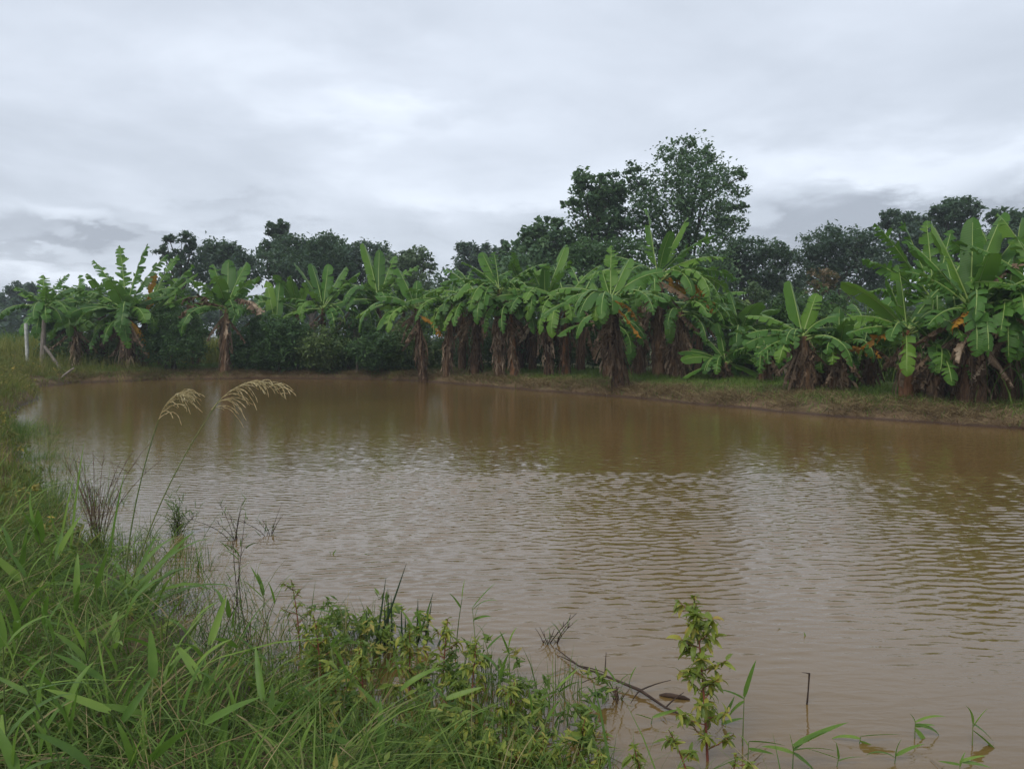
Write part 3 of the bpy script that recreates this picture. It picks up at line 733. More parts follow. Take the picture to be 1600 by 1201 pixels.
# right bank
banana(1125, 22.2, 566, 'young banana plant with glossy low leaves in front of a dark stump', [
    (160, -20, 1.35, .34, 40, .1), (150, 0, 1.2, .34, 45, .1), (185, -25, 1.35, .36, 25, .06), (200, -30, 1.1, .34, 20, .1), (95, 10, 1.0, .3, 12, .1), (120, 0, 1.1, .36, 40, .1), (40, -5, 1.2, .36, 50, .2), (15, -20, 1.1, .36, 40, .1), (-10, -30, 1.0, .34, 30, .1)], 0, 8, .2, 1.2, .36, 70, 4, seed=31, group=RGT, leaf_tint=.35, skirt_top=1.0)
banana(1152, 23.5, 520, 'dark banana plant with large leaf over its neighbour, right of the orange dead leaf', [
    (98, 10, 1.1, .3, 10, .1), (130, 5, 1.5, .5, 60, .2), (150, -5, 1.6, .5, 60, .25), (60, -10, 1.2, .5, 70, .2), (80, -30, 1.3, .55, 55, .15), (110, -25, 1.4, .5, 80, .2), (30, 0, 1.1, .45, 60, .3)], 1, 4, .14, 1.4, .5, 50, 4, seed=32, group=RGT, leaf_tint=.35)
banana(1256, 17.9, 525, 'banana plant with one big paddle leaf upright, on a thick skirted trunk', [
    (98, 12, 1.15, .44, 6, .06, 0), (72, 12, .95, .36, 12, .2), (160, -5, 1.2, .36, 45, .4), (172, -15, 1.3, .36, 40, .3), (185, -20, 1.2, .36, 35, .5), (140, 5, 1.2, .36, 50, .3), (30, 0, .9, .36, 60, .4), (60, -20, .8, .4, 60, .2), (15, -25, .9, .36, 70, .3), (205, -30, 1.0, .34, 40, .4)], 1, -2, .2, 1.1, .38, 170, 10, .3, seed=33, skirt_top=.97, flare=.10, group=RGT, leaf_tint=.6)
banana(1312, 17.9, 540, 'shorter skirted banana plant right beside the paddle-leaved one', [
    (85, 10, .8, .3, 15, .3), (60, 5, .9, .36, 40, .2), (95, -30, .7, .42, 30, .08, 0), (35, 0, 1.0, .36, 50, .4), (140, 5, .9, .36, 55, .4), (20, -15, 1.1, .34, 35, .2), (0, -20, .75, .3, 40, .4, 20, 'yellow')], 2, 0, .19, 1.0, .36, 150, 10, seed=34, skirt_top=.97, flare=.05, group=RGT)
banana(1285, 18.6, 540, 'dark banana trunk wedged between the two skirted ones, few leaves', [(110, 15, .8, .3, 30, .4), (60, 15, .9, .3, 30, .5)], 1, 0, .18, .9, .34, 110, 6, seed=35, skirt_top=1.0, group=RGT)
banana(1418, 16.1, 515, 'banana plant on an orange-brown bare trunk with yellow-edged leaves', [
    (105, 10, 1.0, .36, 8, .06, 0), (92, 5, 1.15, .4, 10, .15), (130, 5, 1.4, .4, 32, .08), (150, 0, 1.1, .36, 45, .5), (55, 5, 1.35, .42, 20, .1), (35, 0, 1.0, .34, 30, .2), (200, -25, .9, .34, 50, .6), (215, -20, .8, .3, 55, .6), (12, -25, .8, .34, 55, .3), (170, -10, 1.2, .36, 35, .4), (186, 0, .85, .32, 40, .5, 20, 'yellow')], 0, -2, .13, 1.2, .38, 25, 3, .3, seed=36, stem='pseudostem_orange', group=RGT, leaf_tint=.75)
banana(1466, 15.6, 548, 'dark young banana plant, leaf drooping in front, between the orange trunk and the thick skirts', [
    (60, -5, 1.15, .4, 12, .05), (10, -15, .85, .34, 25, .05), (265, -40, .55, .34, 12, .05, 0), (230, -30, .7, .3, 25, .1), (120, 5, .7, .3, 30, .2)], 0, 0, .12, .8, .34, 60, 5, seed=37, group=RGT, leaf_tint=.2)
banana(1442, 16.6, 560, 'banana stump clad in dry brown sheaths beside the orange trunk', [(95, 10, .6, .2, 20, .5), (60, 0, .7, .3, 60, .5)], 0, 0, .16, .8, .3, 90, 5, seed=38, skirt_top=1.0, group=RGT)
banana(1518, 15.0, 482, 'big banana plant with broad light leaves fanned upright over a thick brown skirt', [
    (88, 10, 1.55, .40, 6, .08, 0), (106, 12, 1.55, .42, 8, .12), (122, 12, 1.5, .4, 14, .3), (75, 12, 1.75, .42, 10, .2), (60, 10, 1.5, .42, 15, .15), (96, -30, 1.1, .5, 25, .12), (30, 0, 1.3, .4, 40, .45), (10, -15, 1.2, .36, 50, .5), (-15, -25, .7, .34, 40, .6), (138, 0, 1.4, .4, 40, .6), (170, -20, 1.0, .36, 70, .5), (66, -10, 1.2, .22, 60, .8, 10, 'dry'), (200, -25, .6, .3, 45, .6, 20, 'yellow')], 0, 0, .24, 1.4, .42, 210, 12, .3, seed=39, skirt_top=.97, flare=.06, group=RGT, leaf_tint=.6)
banana(1462, 17.2, 478, 'tattered banana plant with feathery torn leaves behind the orange trunk', [
    (118, 10, 1.9, .42, 12, .85), (104, 12, 1.75, .4, 8, .8), (90, 12, 1.7, .4, 8, .8), (132, 5, 1.6, .4, 30, .85), (75, 12, 1.6, .4, 10, .8), (150, 0, 1.4, .36, 50, .85), (60, 8, 1.5, .4, 20, .8)], 0, 0, .15, 1.5, .4, 60, 5, .8, seed=40, group=RGT, leaf_tint=.7)
banana(1572, 15.2, 480, 'banana plant with leaves slanting up right beyond the big fanned one', [
    (78, 12, 1.6, .42, 8, .15), (95, 15, 1.5, .38, 10, .5), (50, 10, 1.6, .42, 16, .12), (62, 5, 1.5, .4, 20, .4), (115, 5, 1.4, .4, 30, .6), (20, 0, 1.3, .4, 40, .6), (160, -10, 1.1, .36, 60, .6), (5, -20, 1.0, .4, 70, .5)], 1, 0, .22, 1.4, .42, 120, 8, .4, seed=41, skirt_top=.97, group=RGT)
banana(1640, 14.6, 470, 'banana plant cut off by the right edge, leaves reaching in above the cane', [(130, 5, 1.5, .42, 30, .3), (150, 0, 1.4, .42, 45, .5), (110, 10, 1.6, .42, 15, .3), (170, -10, 1.3, .4, 60, .6)], 3, 0, .2, 1.4, .42, 60, 5, seed=42, group=RGT)

# second rank, filling the gaps behind
for k, (px, Y, cpy, sz, grp, lab) in enumerate((
    (160, 31.5, 480, 1.7, FAR, 'banana plant crowded behind the left side of the tall tattered clump'),
    (255, 32, 488, 1.8, FAR, 'banana plant half hidden right of the tall tattered clump'),
    (305, 32.5, 492, 1.6, FAR, 'banana plant behind the dark rounded bush, its leaves showing above'),
    (398, 32.5, 486, 1.6, FAR, 'banana plant behind the hanging dead leaves, half hidden by shrubs'),
    (462, 33, 485, 1.8, FAR, 'banana plant filling the gap left of the fan of upright leaves'),
    (548, 33, 478, 1.9, FAR, 'banana plant filling the gap right of the fan of upright leaves'),
    (628, 32.5, 482, 1.7, FAR, 'banana plant half hidden just left of the middle clump'),
    (722, 28.6, 462, 1.6, MID, 'banana plant in the second rank behind the shaggy double arcs'),
    (812, 28.4, 458, 1.6, MID, 'banana plant in the second rank behind the low bare-stemmed one'),
    (908, 27.0, 462, 1.7, MID, 'banana plant in the second rank right of the smooth orange stem'),
    (1092, 25.5, 478, 1.6, MID, 'banana plant in shade behind the stout skirted stem, leaves hanging right'),
    (1195, 21.0, 540, 1.0, RGT, 'small banana plant between the young glossy one and the paddle-leaved one'),
    (1358, 18.6, 530, 1.2, RGT, 'banana plant half hidden left of the orange-brown bare trunk'),
    (1492, 16.4, 500, 1.4, RGT, 'banana plant behind the left shoulder of the big fanned one'),
    (1548, 16.8, 470, 1.5, RGT, 'banana plant behind the right shoulder of the big fanned one'))):
    banana(px, Y, cpy, lab, [], 6, 3, .13, sz, .42, 40, 4, .45, 75, seed=300 + k, group=grp, nfront=3, leaf_tint=.35, thmin=15, thmax=165)

# ------------------------------------------------------------------ trees behind
BT = 'trees behind the banana plants'
tree('broadleaf_tree', 1072, 40, [(1070, 265, 55, 42), (1068, 230, 14, 20), (1050, 245, 10, 14), (1108, 242, 16, 18), (1092, 255, 12, 12), (985, 268, 14, 16), (1158, 268, 12, 12), (1160, 320, 12, 10), (1005, 285, 32, 30), (1135, 290, 34, 36), (1060, 320, 70, 45), (1140, 345, 34, 30), (1000, 345, 40, 40), (1090, 375, 60, 30), (1030, 390, 45, 30), (1065, 430, 70, 34), (1000, 440, 60, 30), (1110, 460, 50, 30)],
     'tallest tree, open leafy crown rising above all the banana plants', mat='leaf_big', n_sub=760, per=26, leaf=.20, trunk=.22, seed=1, shell=.45, group=BT, aspect=.6)
tree('broadleaf_tree', 935, 39, [(932, 300, 34, 30), (905, 282, 12, 20), (942, 278, 10, 14), (960, 300, 20, 26), (890, 320, 16, 12), (935, 345, 42, 34), (965, 350, 30, 30), (920, 380, 46, 30)],
     'second tallest tree, looser crown touching the left side of the tallest one', mat='leaf_big', n_sub=300, per=26, leaf=.24, trunk=.17, seed=2, group=BT, aspect=.6)
tree('broadleaf_tree', 845, 41, [(845, 360, 26, 24), (868, 358, 18, 18), (825, 385, 28, 24), (865, 395, 36, 30), (800, 400, 22, 22), (830, 430, 50, 30)],
     'bushy tree with pointed tips stepping down left of the two tallest', mat='leaf_big', n_sub=280, per=28, leaf=.28, trunk=.14, seed=3, group=BT, aspect=.6)
tree('broadleaf_tree', 945, 33, [(940, 395, 50, 28), (905, 410, 34, 26), (980, 405, 34, 30), (945, 440, 70, 34), (890, 450, 40, 30)],
     'round mid-green tree directly behind the leaning banana plant', mat='leaf_mid', n_sub=320, per=28, leaf=.20, trunk=.12, seed=4, group=BT)
tree('broadleaf_tree', 742, 62, [(725, 388, 20, 9), (750, 392, 26, 12), (772, 398, 20, 14), (735, 410, 30, 14), (790, 385, 10, 12), (760, 430, 50, 26), (720, 440, 40, 24)],
     'dark flat-topped far tree seen through the gap left of the bushy tree', mat='leaf_haze_blue', n_sub=260, per=26, leaf=.36, trunk=.2, seed=5, group=BT)
tree('broadleaf_tree', 648, 50, [(655, 402, 22, 16), (632, 410, 24, 18), (668, 415, 14, 14), (640, 435, 40, 28), (600, 425, 30, 24)],
     'pale green tree with airy crown right of the dark wood edge', mat='leaf_pale', n_sub=260, per=26, leaf=.26, trunk=.16, seed=6, group=BT)
tree('broadleaf_tree', 570, 54, [(570, 398, 30, 20), (595, 400, 24, 16), (560, 425, 40, 30), (540, 410, 20, 24)],
     'soft rounded tree between the pale one and the big dark one', mat='leaf_haze_blue', n_sub=240, per=26, leaf=.28, trunk=.17, seed=7, group=BT)
tree('broadleaf_tree', 490, 52, [(480, 385, 48, 26), (510, 388, 30, 22), (450, 395, 36, 28), (530, 410, 30, 26), (480, 425, 70, 36), (420, 415, 34, 30)],
     'big dark dense dome tree behind the fan of upright banana leaves', mat='leaf_dark', n_sub=420, per=28, leaf=.30, trunk=.24, seed=8, group=BT)
tree('broadleaf_tree', 433, 56, [(434, 354, 18, 9), (425, 362, 14, 6), (440, 375, 16, 12), (432, 395, 22, 18)],
     'slender tree poking its flat tip above the big dark dome tree', mat='leaf_dark', n_sub=130, per=26, leaf=.32, trunk=.16, seed=9, group=BT)
tree('broadleaf_tree', 345, 50, [(345, 388, 30, 13), (365, 395, 20, 16), (325, 398, 22, 16), (345, 420, 44, 28), (385, 425, 30, 26)],
     'round-topped dark tree right of the sparse pine-like one', mat='leaf_haze_blue', n_sub=260, per=26, leaf=.28, trunk=.18, seed=10, group=BT)
tree('broadleaf_tree', 280, 48, [(265, 375, 12, 9), (292, 371, 14, 10), (300, 385, 12, 10), (258, 395, 14, 12), (282, 398, 24, 14), (265, 420, 26, 18), (295, 425, 30, 20), (255, 440, 22, 18)],
     'sparse tree with separate leaf tufts and sky between them, left end of the wood', mat='leaf_haze_blue', n_sub=150, per=24, leaf=.26, trunk=.16, seed=11, group=BT, shell=.35)
tree('broadleaf_tree', 35, 80, [(40, 452, 24, 10), (15, 462, 20, 10), (62, 462, 18, 14), (30, 478, 46, 16), (-10, 475, 30, 14)],
     'low far tree at the left edge of the view beyond the pale fence post', mat='leaf_haze_blue', n_sub=200, per=24, leaf=.42, trunk=.2, seed=12, group=BT)
tree('broadleaf_tree', 110, 84, [(110, 470, 26, 14), (140, 465, 26, 16), (90, 482, 30, 14), (165, 478, 30, 16)],
     'far dark tree filling the gap behind the left banana plants', mat='leaf_haze_blue', n_sub=180, per=24, leaf=.42, trunk=.2, seed=13, group=BT)
tree('broadleaf_tree', 1165, 46, [(1150, 392, 30, 20), (1200, 392, 32, 18), (1225, 400, 20, 20), (1170, 425, 60, 34), (1130, 420, 24, 30), (1215, 440, 40, 30)],
     'dense smooth dark tree directly right of the tallest banana crown', mat='leaf_dark', n_sub=380, per=30, leaf=.24, trunk=.2, seed=14, group=BT)
tree('broadleaf_tree', 1305, 42, [(1300, 372, 42, 22), (1275, 385, 32, 26), (1340, 378, 40, 22), (1365, 395, 28, 26), (1310, 415, 60, 36), (1260, 420, 24, 28), (1370, 430, 30, 30)],
     'grey-green tree with feathery spreading branches behind the paddle-leaved banana plant', mat='leaf_haze_blue', n_sub=360, per=26, leaf=.22, trunk=.2, seed=15, group=BT, shell=.45)
tree('broadleaf_tree', 1405, 48, [(1400, 340, 26, 10), (1425, 345, 22, 14), (1385, 352, 20, 10), (1410, 375, 34, 22), (1440, 370, 26, 24), (1420, 410, 50, 30)],
     'flat-topped tree left of the umbrella crown, behind the tattered banana plant', mat='leaf_haze_blue', n_sub=240, per=26, leaf=.28, trunk=.18, seed=16, group=BT)
tree('broadleaf_tree', 1498, 48, [(1495, 322, 32, 11), (1520, 330, 22, 14), (1470, 335, 22, 12), (1495, 350, 44, 20), (1500, 390, 50, 34)],
     'umbrella-crowned dark tree above the big fanned banana plant', mat='leaf_dark', n_sub=260, per=26, leaf=.28, trunk=.2, seed=17, group=BT)
tree('broadleaf_tree', 1575, 46, [(1565, 345, 26, 18), (1595, 335, 14, 12), (1590, 365, 34, 26), (1560, 385, 36, 28), (1620, 350, 30, 24)],
     'dark tree at the right edge of the view beyond the banana leaves', mat='leaf_dark', n_sub=240, per=26, leaf=.28, trunk=.18, seed=18, group=BT)
tree('bare_shrub', 1282, 30, [(1285, 428, 22, 8), (1300, 440, 18, 10), (1275, 450, 24, 12)], 'shrub with faded rusty flower heads below the feathery grey-green tree', 'shrub', mat='leaf_rusty', n_sub=70, per=20, leaf=.13, trunk=.06, seed=19, stems=3)
tree('leafy_shrub', 1185, 27, [(1180, 450, 16, 20), (1195, 470, 20, 20), (1215, 480, 18, 24), (1170, 480, 20, 30)], 'thin twiggy shrub in front of the dense smooth dark tree', 'shrub', mat='leaf_pale', n_sub=60, per=20, leaf=.14, trunk=.06, seed=20, stems=3)

# ------------------------------------------------------------------ shrubs under and behind
TH = 'dark shrubs in the thicket behind the far bank'
sh_n = 0
SHRUB_AT = ['left of the short shaggy banana plant', 'between the short shaggy banana plant and the tall clump', 'just right of the banana plant with hanging dead leaves', 'below the small fresh green banana plant', 'under the fan of upright banana leaves', 'between the upright fan and the tall single leaf', 'under the tall single upright banana leaf', "left of the middle clump's drooping leaf", 'behind the slender banana plant with a spear leaf', 'behind the broad-crowned banana plant', 'behind the smooth orange banana stem', 'behind the leaning pale-skirted banana plant', "right of the tallest banana plant's skirt", 'behind the young glossy banana plant', 'left of the paddle-leaved banana plant', 'behind the paddle-leaved banana plant', 'left of the orange-brown banana trunk', 'behind the tattered banana plant', 'behind the big fanned banana plant', 'at the right edge behind the leaning cane']
for px, Y, blobs in ((110, 33, [(110, 535, 34, 26), (90, 520, 24, 20)]), (165, 32.5, [(165, 530, 34, 30)]),
                     (400, 30.5, [(400, 535, 32, 30), (420, 520, 26, 20)]), (450, 30, [(450, 535, 38, 32), (470, 515, 24, 16)]), (505, 30, [(505, 530, 40, 34)]), (555, 30, [(555, 528, 40, 34)]), (605, 29.6, [(605, 540, 34, 30)]), (640, 29.5, [(640, 530, 30, 36)]),
                     (720, 31, [(720, 520, 50, 44)]), (800, 30, [(800, 515, 52, 48)]), (880, 29, [(880, 520, 50, 46)]), (960, 28, [(960, 520, 56, 50)]), (1090, 27, [(1090, 520, 50, 54)]), (1160, 26, [(1160, 530, 50, 44), (1150, 480, 30, 30)]), (1215, 24.5, [(1215, 525, 44, 40), (1225, 480, 30, 24)]), (1290, 25, [(1290, 500, 60, 50)]), (1370, 23, [(1370, 530, 50, 44)]), (1440, 22, [(1440, 520, 60, 60)]), (1520, 21, [(1520, 520, 60, 60)]), (1590, 20.5, [(1600, 510, 60, 60)])):
    rz = np.random.default_rng(sh_n); blobs = [(p_, q_ + rz.uniform(-12, 14), w_, h_ * rz.uniform(.7, 1.15)) for p_, q_, w_, h_ in blobs] + [(blobs[0][0] + rz.uniform(-26, 26), blobs[0][1] - rz.uniform(20, 38), 11, 12)] + [(blobs[0][0] + 8, 556, 42, 22), (blobs[0][0] - 22, 548, 30, 24)]
    tree('leafy_shrub', px, Y, blobs, 'dark leafy shrub ' + SHRUB_AT[sh_n], 'shrub', TH, 'leaf_shrub_light' if sh_n % 3 == 1 else 'leaf_shrub', 80 * len(blobs), 22, .16 + .03 * (sh_n % 2), .05, seed=200 + sh_n, stems=3, shell=.4, aspect=.38)
    sh_n += 1
tree('leafy_shrub', 1015, 33, [(1005, 470, 34, 44), (1040, 475, 30, 44), (1020, 520, 50, 40)], 'added shrub closing the sky gap behind the tallest banana plant of the middle clump', 'shrub', None, 'leaf_shrub', 300, 22, .18, .06, seed=270, stems=3, aspect=.4)  # added to keep a bright sky gap out of the water's reflection
tree('leafy_shrub', 940, 34, [(930, 480, 36, 40), (965, 480, 30, 40), (945, 525, 50, 36)], 'added shrub closing the sky gap behind the leaning banana plant, under the round mid-green tree', 'shrub', None, 'leaf_shrub', 300, 22, .18, .06, seed=271, stems=3, aspect=.4)  # likewise added to block the sky streak mirrored in the pond
tree('leafy_shrub', 272, 29.6, [(265, 510, 38, 30), (295, 520, 30, 30), (280, 545, 46, 24), (240, 540, 24, 28)], 'dark rounded bush filling the space between the tall clump and the dead-leaved banana plant', 'shrub', None, 'leaf_shrub', 420, 26, .15, .07, seed=260, stems=4, aspect=.3)
# ------------------------------------------------------------------ far wood, so that no bare horizon shows between the trees
cs, rr = [], []
rf = np.random.default_rng(5)
for px in range(-500, 2100, 26):
    Y = rf.uniform(66, 92)
    hpx = rf.uniform(62, 86) + 16 * math.sin(px * 0.011)
    if px < 230: hpx *= 0.60
    s_ = Y / F
    c = atd(px, 525 - hpx * 0.45, Y)
    cs.append(c); rr.append([28 * s_, 40 * s_, hpx * 0.62 * s_])
v, f, tint, _ = leaf_cloud(cs, rr, 2600, 24, .70, seed=77, shell=.5)
fw = link('far_wood', mesh_np('far_wood', v, f, tint=tint, mats=[M['leaf_haze_blue']], smooth=False))
tag(fw, 'dark distant wood closing the view behind the trees', 'wood', None, 'stuff')

# ------------------------------------------------------------------ grasses
def blades(xy, z0, hgt, wid, lean, curl, tint, seed, levels=4, az=None):
    r = np.random.default_rng(seed); k = len(xy)
    a = r.uniform(0, 2 * np.pi, k) if az is None else az
    dirx, diry = np.cos(a), np.sin(a)
    t = np.linspace(0, 1, levels)
    hor = hgt[:, None] * (lean[:, None] * t + curl[:, None] * t ** 2.2)
    ver = hgt[:, None] * (t - 0.45 * (curl[:, None]) * t ** 2.6)
    wd = wid[:, None] * np.array([0.7] + [1.0] * (levels - 2) + [0.08])[None, :] * (1 - 0.35 * t)[None, :]
    fa = a + np.pi / 2 + r.normal(size=k) * 0.7
    c = np.stack((xy[:, 0, None] + dirx[:, None] * hor, xy[:, 1, None] + diry[:, None] * hor, z0[:, None] + ver), -1)
    w = np.stack((np.cos(fa)[:, None] * wd, np.sin(fa)[:, None] * wd, 0.25 * wd * r.normal(size=k)[:, None]), -1) * 0.5
    v = np.stack((c - w, c + w), 2).reshape(k, levels * 2, 3)
    base = (np.arange(k) * levels * 2)[:, None]
    j = np.arange(levels - 1)[None, :] * 2
    f = np.stack((base + j, base + j + 1, base + j + 3, base + j + 2), -1).reshape(-1, 4)
    return v.reshape(-1, 3), f, np.repeat(tint, levels * 2)
def scatter(n, x0, x1, y0, y1, seed, cond):
    r = np.random.default_rng(seed); got = []
    tot = 0
    for _ in range(60):
        p = np.column_stack((r.uniform(x0, x1, n), r.uniform(y0, y1, n)))
        d = sdist(p)
        k = cond(p, d, r)
        got.append(np.column_stack((p[k], d[k]))); tot += k.sum()
        if tot >= n: break
    g_ = np.vstack(got)[:n]
    return g_[:, :2], g_[:, 2]
def grass_obj(name, label, n, box, seed, cond, h, w, lean, curl, mat, tfun, cat='grass', levels=4, hmap=None, soft=True):
    p, d = scatter(n, *box, seed, cond)
    r = np.random.default_rng(seed + 1); k = len(p)
    hh = r.uniform(*h, k) * (1 if hmap is None else hmap(p, d))
    v, f, t_ = blades(p, np.maximum(ground(p, d), -0.05) - 0.01, hh, r.uniform(*w, k), r.uniform(*lean, k), r.uniform(*curl, k), np.clip(tfun(p, d, r), 0, 1), seed + 2, levels)
    o = link(name, mesh_np(name, v, f, tint=t_, mats=[M[mat]]))
    return tag(o, label, cat, None, 'stuff')
def patchy(p, s=1.0): return 0.5 + 0.5 * np.tanh(1.2 * wob(p[:, 0] * s, p[:, 1] * s))
# near bank: tangled tufts, dry stalks and small broad-leaved weeds
def tufts(name, label, n, per, box, seed, cond, h, w, lean, curl, mat, tfun, rad=.05, levels=5, hmap=None, cat='grass'):
    p, d = scatter(n, *box, seed, cond)
    r = np.random.default_rng(seed + 1)
    k = len(p) * per
    idx = np.repeat(np.arange(len(p)), per)
    az = r.uniform(0, 2 * np.pi, k); rr_ = rad * np.sqrt(r.random(k))
    q_ = p[idx] + np.column_stack((np.cos(az), np.sin(az))) * rr_[:, None]
    sc = r.uniform(.65, 1.25, len(p)) * (1 if hmap is None else hmap(p, d))
    hh = r.uniform(*h, k) * sc[idx]
    main = r.uniform(0, 2 * np.pi, len(p))                         # each tuft is combed one way by wind and water
    az2 = np.where(r.random(k) < .45, main[idx] + r.normal(size=k) * .6, az + r.normal(size=k) * .5)
    tb = tfun(p, d, r)
    v, f, t_ = blades(q_, np.maximum(ground(q_), -.06) - .012, hh, r.uniform(*w, k), r.uniform(*lean, k), r.uniform(*curl, k), np.clip(tb[idx] + r.normal(size=k) * .13 + (r.random(k) < .05) * .45, 0, 1), seed + 2, levels, az2)
    o = link(name, mesh_np(name, v, f, tint=t_, mats=[M[mat]]))
    return tag(o, label, cat, None, 'stuff')
infront = lambda p: (np.hypot(p[:, 0], p[:, 1]) > 1.25) & (p[:, 0] < 0.75 * p[:, 1] + 0.3)
nearc = lambda p, d, r: (d > -0.10) & infront(p) & (r.random(len(p)) < np.clip(0.10 + d * 1.1, 0.05, 1) * np.clip(.35 + patchy(p, 3.5), 0, 1))
tufts('grass', 'tangle of fine green grass on the near bank', 1900, 17, (-4.6, 1.4, 1.1, 6.5), 41, nearc, (.12, .30), (.0024, .0052), (.15, 1.0), (.3, 1.5), 'grass', lambda p, d, r: 0.12 + 0.42 * patchy(p, 4) + r.normal(size=len(p)) * 0.16, .06)
tufts('grass', 'coarser bright green grass blades standing out of the tangle on the near bank', 620, 9, (-4.6, 1.2, 1.1, 6.5), 42, nearc, (.18, .40), (.005, .010), (.05, .6), (.2, 1.2), 'grass', lambda p, d, r: 0.55 + r.normal(size=len(p)) * 0.14, .03)
tufts('dry_grass', 'dry straw-coloured stalks lying through the near bank grass', 520, 4, (-4.6, 1.2, 1.1, 6.5), 43, nearc, (.15, .42), (.0018, .0036), (.3, 1.5), (.1, 1.0), 'straw', lambda p, d, r: 0.45 + r.random(len(p)) * .5, .08)
p, dd = scatter(330, -4.6, 1.2, 1.2, 6.5, 44, nearc)
gz_ = ground(p, dd)
v, f, t_, _ = leaf_cloud(np.column_stack((p, gz_ + .10)), np.tile([.10, .10, .09], (len(p), 1)), 900, 9, .045, seed=44, shell=.3, aspect=.42, droop=.1)
tag(link('ground_weeds', mesh_np('ground_weeds', v, f, tint=t_, mats=[M['ground_weed']], smooth=False)), 'small leafy weeds mixed into the near bank grass', 'weeds', None, 'stuff')
tallc = lambda p, d, r: (d > 0.05) & infront(p) & (p[:, 1] > 2.6) & (r.random(len(p)) < np.clip(patchy(p, 2.5), 0, 1))
tufts('tall_grass_tufts', 'tall loose grass tufts along the left side of the near bank', 75, 9, (-5.5, -1.2, 2.6, 6.5), 48, tallc, (.28, .62), (.006, .014), (.05, .5), (.2, 1.3), 'shoot_leaf', lambda p, d, r: 0.0 + .5 * r.random(len(p)), .05, 6)
# the tangle standing in the shallows
tang = lambda p, d, r: (d > -0.85) & (d < 0.15) & (p[:, 0] > -1.05) & (p[:, 0] < 0.36) & (r.random(len(p)) < np.clip(1.1 + d * 1.0, 0.1, 1) * np.clip(.2 + patchy(p, 4), 0, 1))
p, dd = scatter(150, -1.6, .5, 2.2, 4.6, 46, tang)
v, f, t_, _ = leaf_cloud(np.column_stack((p, np.full(len(p), .09))), np.tile([.12, .12, .09], (len(p), 1)), 460, 9, .062, seed=46, shell=.35, aspect=.26, droop=.0)
tag(link('marsh_weeds', mesh_np('marsh_weeds', v, f, tint=t_, mats=[M['ground_weed']], smooth=False)), 'tangle of narrow-leaved marsh weeds in the shallows between the rushes and the bottom edge', 'weeds', None, 'stuff')
tufts('marsh_stalks', 'thin green and brown stalks of the weedy tangle in the shallows', 260, 7, (-1.6, .5, 2.2, 4.6), 47, tang, (.12, .30), (.003, .006), (0, .4), (0, .5), 'grass', lambda p, d, r: 0.1 + 0.9 * r.random(len(p)) ** 2, .06, 4)
fringe = lambda p, d, r: (d > -0.6) & (d < 0.10) & (patchy(p, 3) > 0.5) & (p[:, 0] < -0.9) & (r.random(len(p)) < np.clip(1 + d * 1.4, .1, 1))
tufts('drowned_grass', 'thin stalks of drowned grass standing in the shallows along the left shore', 620, 6, (-8.5, -.9, 2.6, 14.0), 45, fringe, (.12, .42), (.003, .006), (0, .6), (0, .9), 'grass', lambda p, d, r: 0.1 + 0.85 * r.random(len(p)) ** 2, .07, 4)
# left bank meadow running along the water to the far end
leftc = lambda p, d, r: (d > -0.05) & (p[:, 0] < -0.1 * p[:, 1] - 1.2) & (d < 7) & (r.random(len(p)) < 1 / (1 + 0.10 * d * d))
lh = lambda p, d: np.clip(0.22 + 0.36 * d, 0.22, 1.0)
tufts('meadow_grass', 'tall yellow-green meadow grass along the left bank', 2600, 12, (-24, -3, 5.0, 29), 51, leftc, (.35, .95), (.005, .013), (.0, .35), (.0, .7), 'meadow', lambda p, d, r: 0.15 + 0.5 * patchy(p, 1.8) + r.normal(size=len(p)) * 0.2, .14, 4, lh)
tufts('meadow_green', 'dark green grass tufts mixed through the left bank meadow', 1100, 10, (-24, -3, 5.0, 29), 52, leftc, (.25, .7), (.006, .014), (.05, .7), (.2, 1.2), 'grass', lambda p, d, r: 0.25 + 0.3 * r.random(len(p)), .12, 4, lh)
p, dd = scatter(620, -18, -3, 5.0, 27, 53, leftc)
top = np.clip(.12 + .42 * dd, .1, .75)
rr_ = np.column_stack((np.full(len(p), .16), np.full(len(p), .16), .10 + top * .35))
v, f, t_, _ = leaf_cloud(np.column_stack((p, ground(p, dd) + top * .75)), rr_, 1500, 11, .065, seed=53, shell=.3, aspect=.4, droop=.0)
tag(link('meadow_weeds', mesh_np('meadow_weeds', v, f, tint=t_, mats=[M['meadow_weed']], smooth=False)), 'olive and yellow-flowered weeds along the left bank', 'weeds', None, 'stuff')
tufts('meadow_stems', 'bare upright brown stems and seed stalks along the left bank', 520, 5, (-22, -3, 5.0, 27), 57, leftc, (.5, 1.1), (.004, .008), (0, .25), (0, .25), 'straw', lambda p, d, r: 0.1 + .6 * r.random(len(p)), .12, 4, lh)
# flat straw and green tufts on the far bank
farc = lambda p, d, r: (d > 0.02) & (d < 2.4) & (p[:, 1] > 9 + 0.25 * p[:, 0]) & (p[:, 0] > -0.62 * p[:, 1] + 1.2) & (r.random(len(p)) < np.clip(patchy(p, 2.4) * 1.3 - .1, 0, 1) * np.clip(1.5 - .8 * d, .1, 1))
grass_obj('straw_litter', 'dry cut straw lying along the far bank', 46000, (-17, 16, 12, 31), 61, farc, (.08, .22), (.005, .012), (.5, 2.0), (.3, 1.2), 'straw', lambda p, d, r: r.random(len(p)), 'straw', levels=3)
tuft = lambda p, d, r: (d > 0.02) & (d < 5) & (p[:, 1] > 9 + 0.25 * p[:, 0]) & (p[:, 0] > -0.62 * p[:, 1] + 1.2) & (r.random(len(p)) < np.where(d < 0.15, 0.4 * patchy(p, 2.2), np.clip(-0.05 + 0.9 * d * (1.1 - patchy(p, 2.4)), 0, 0.95)))
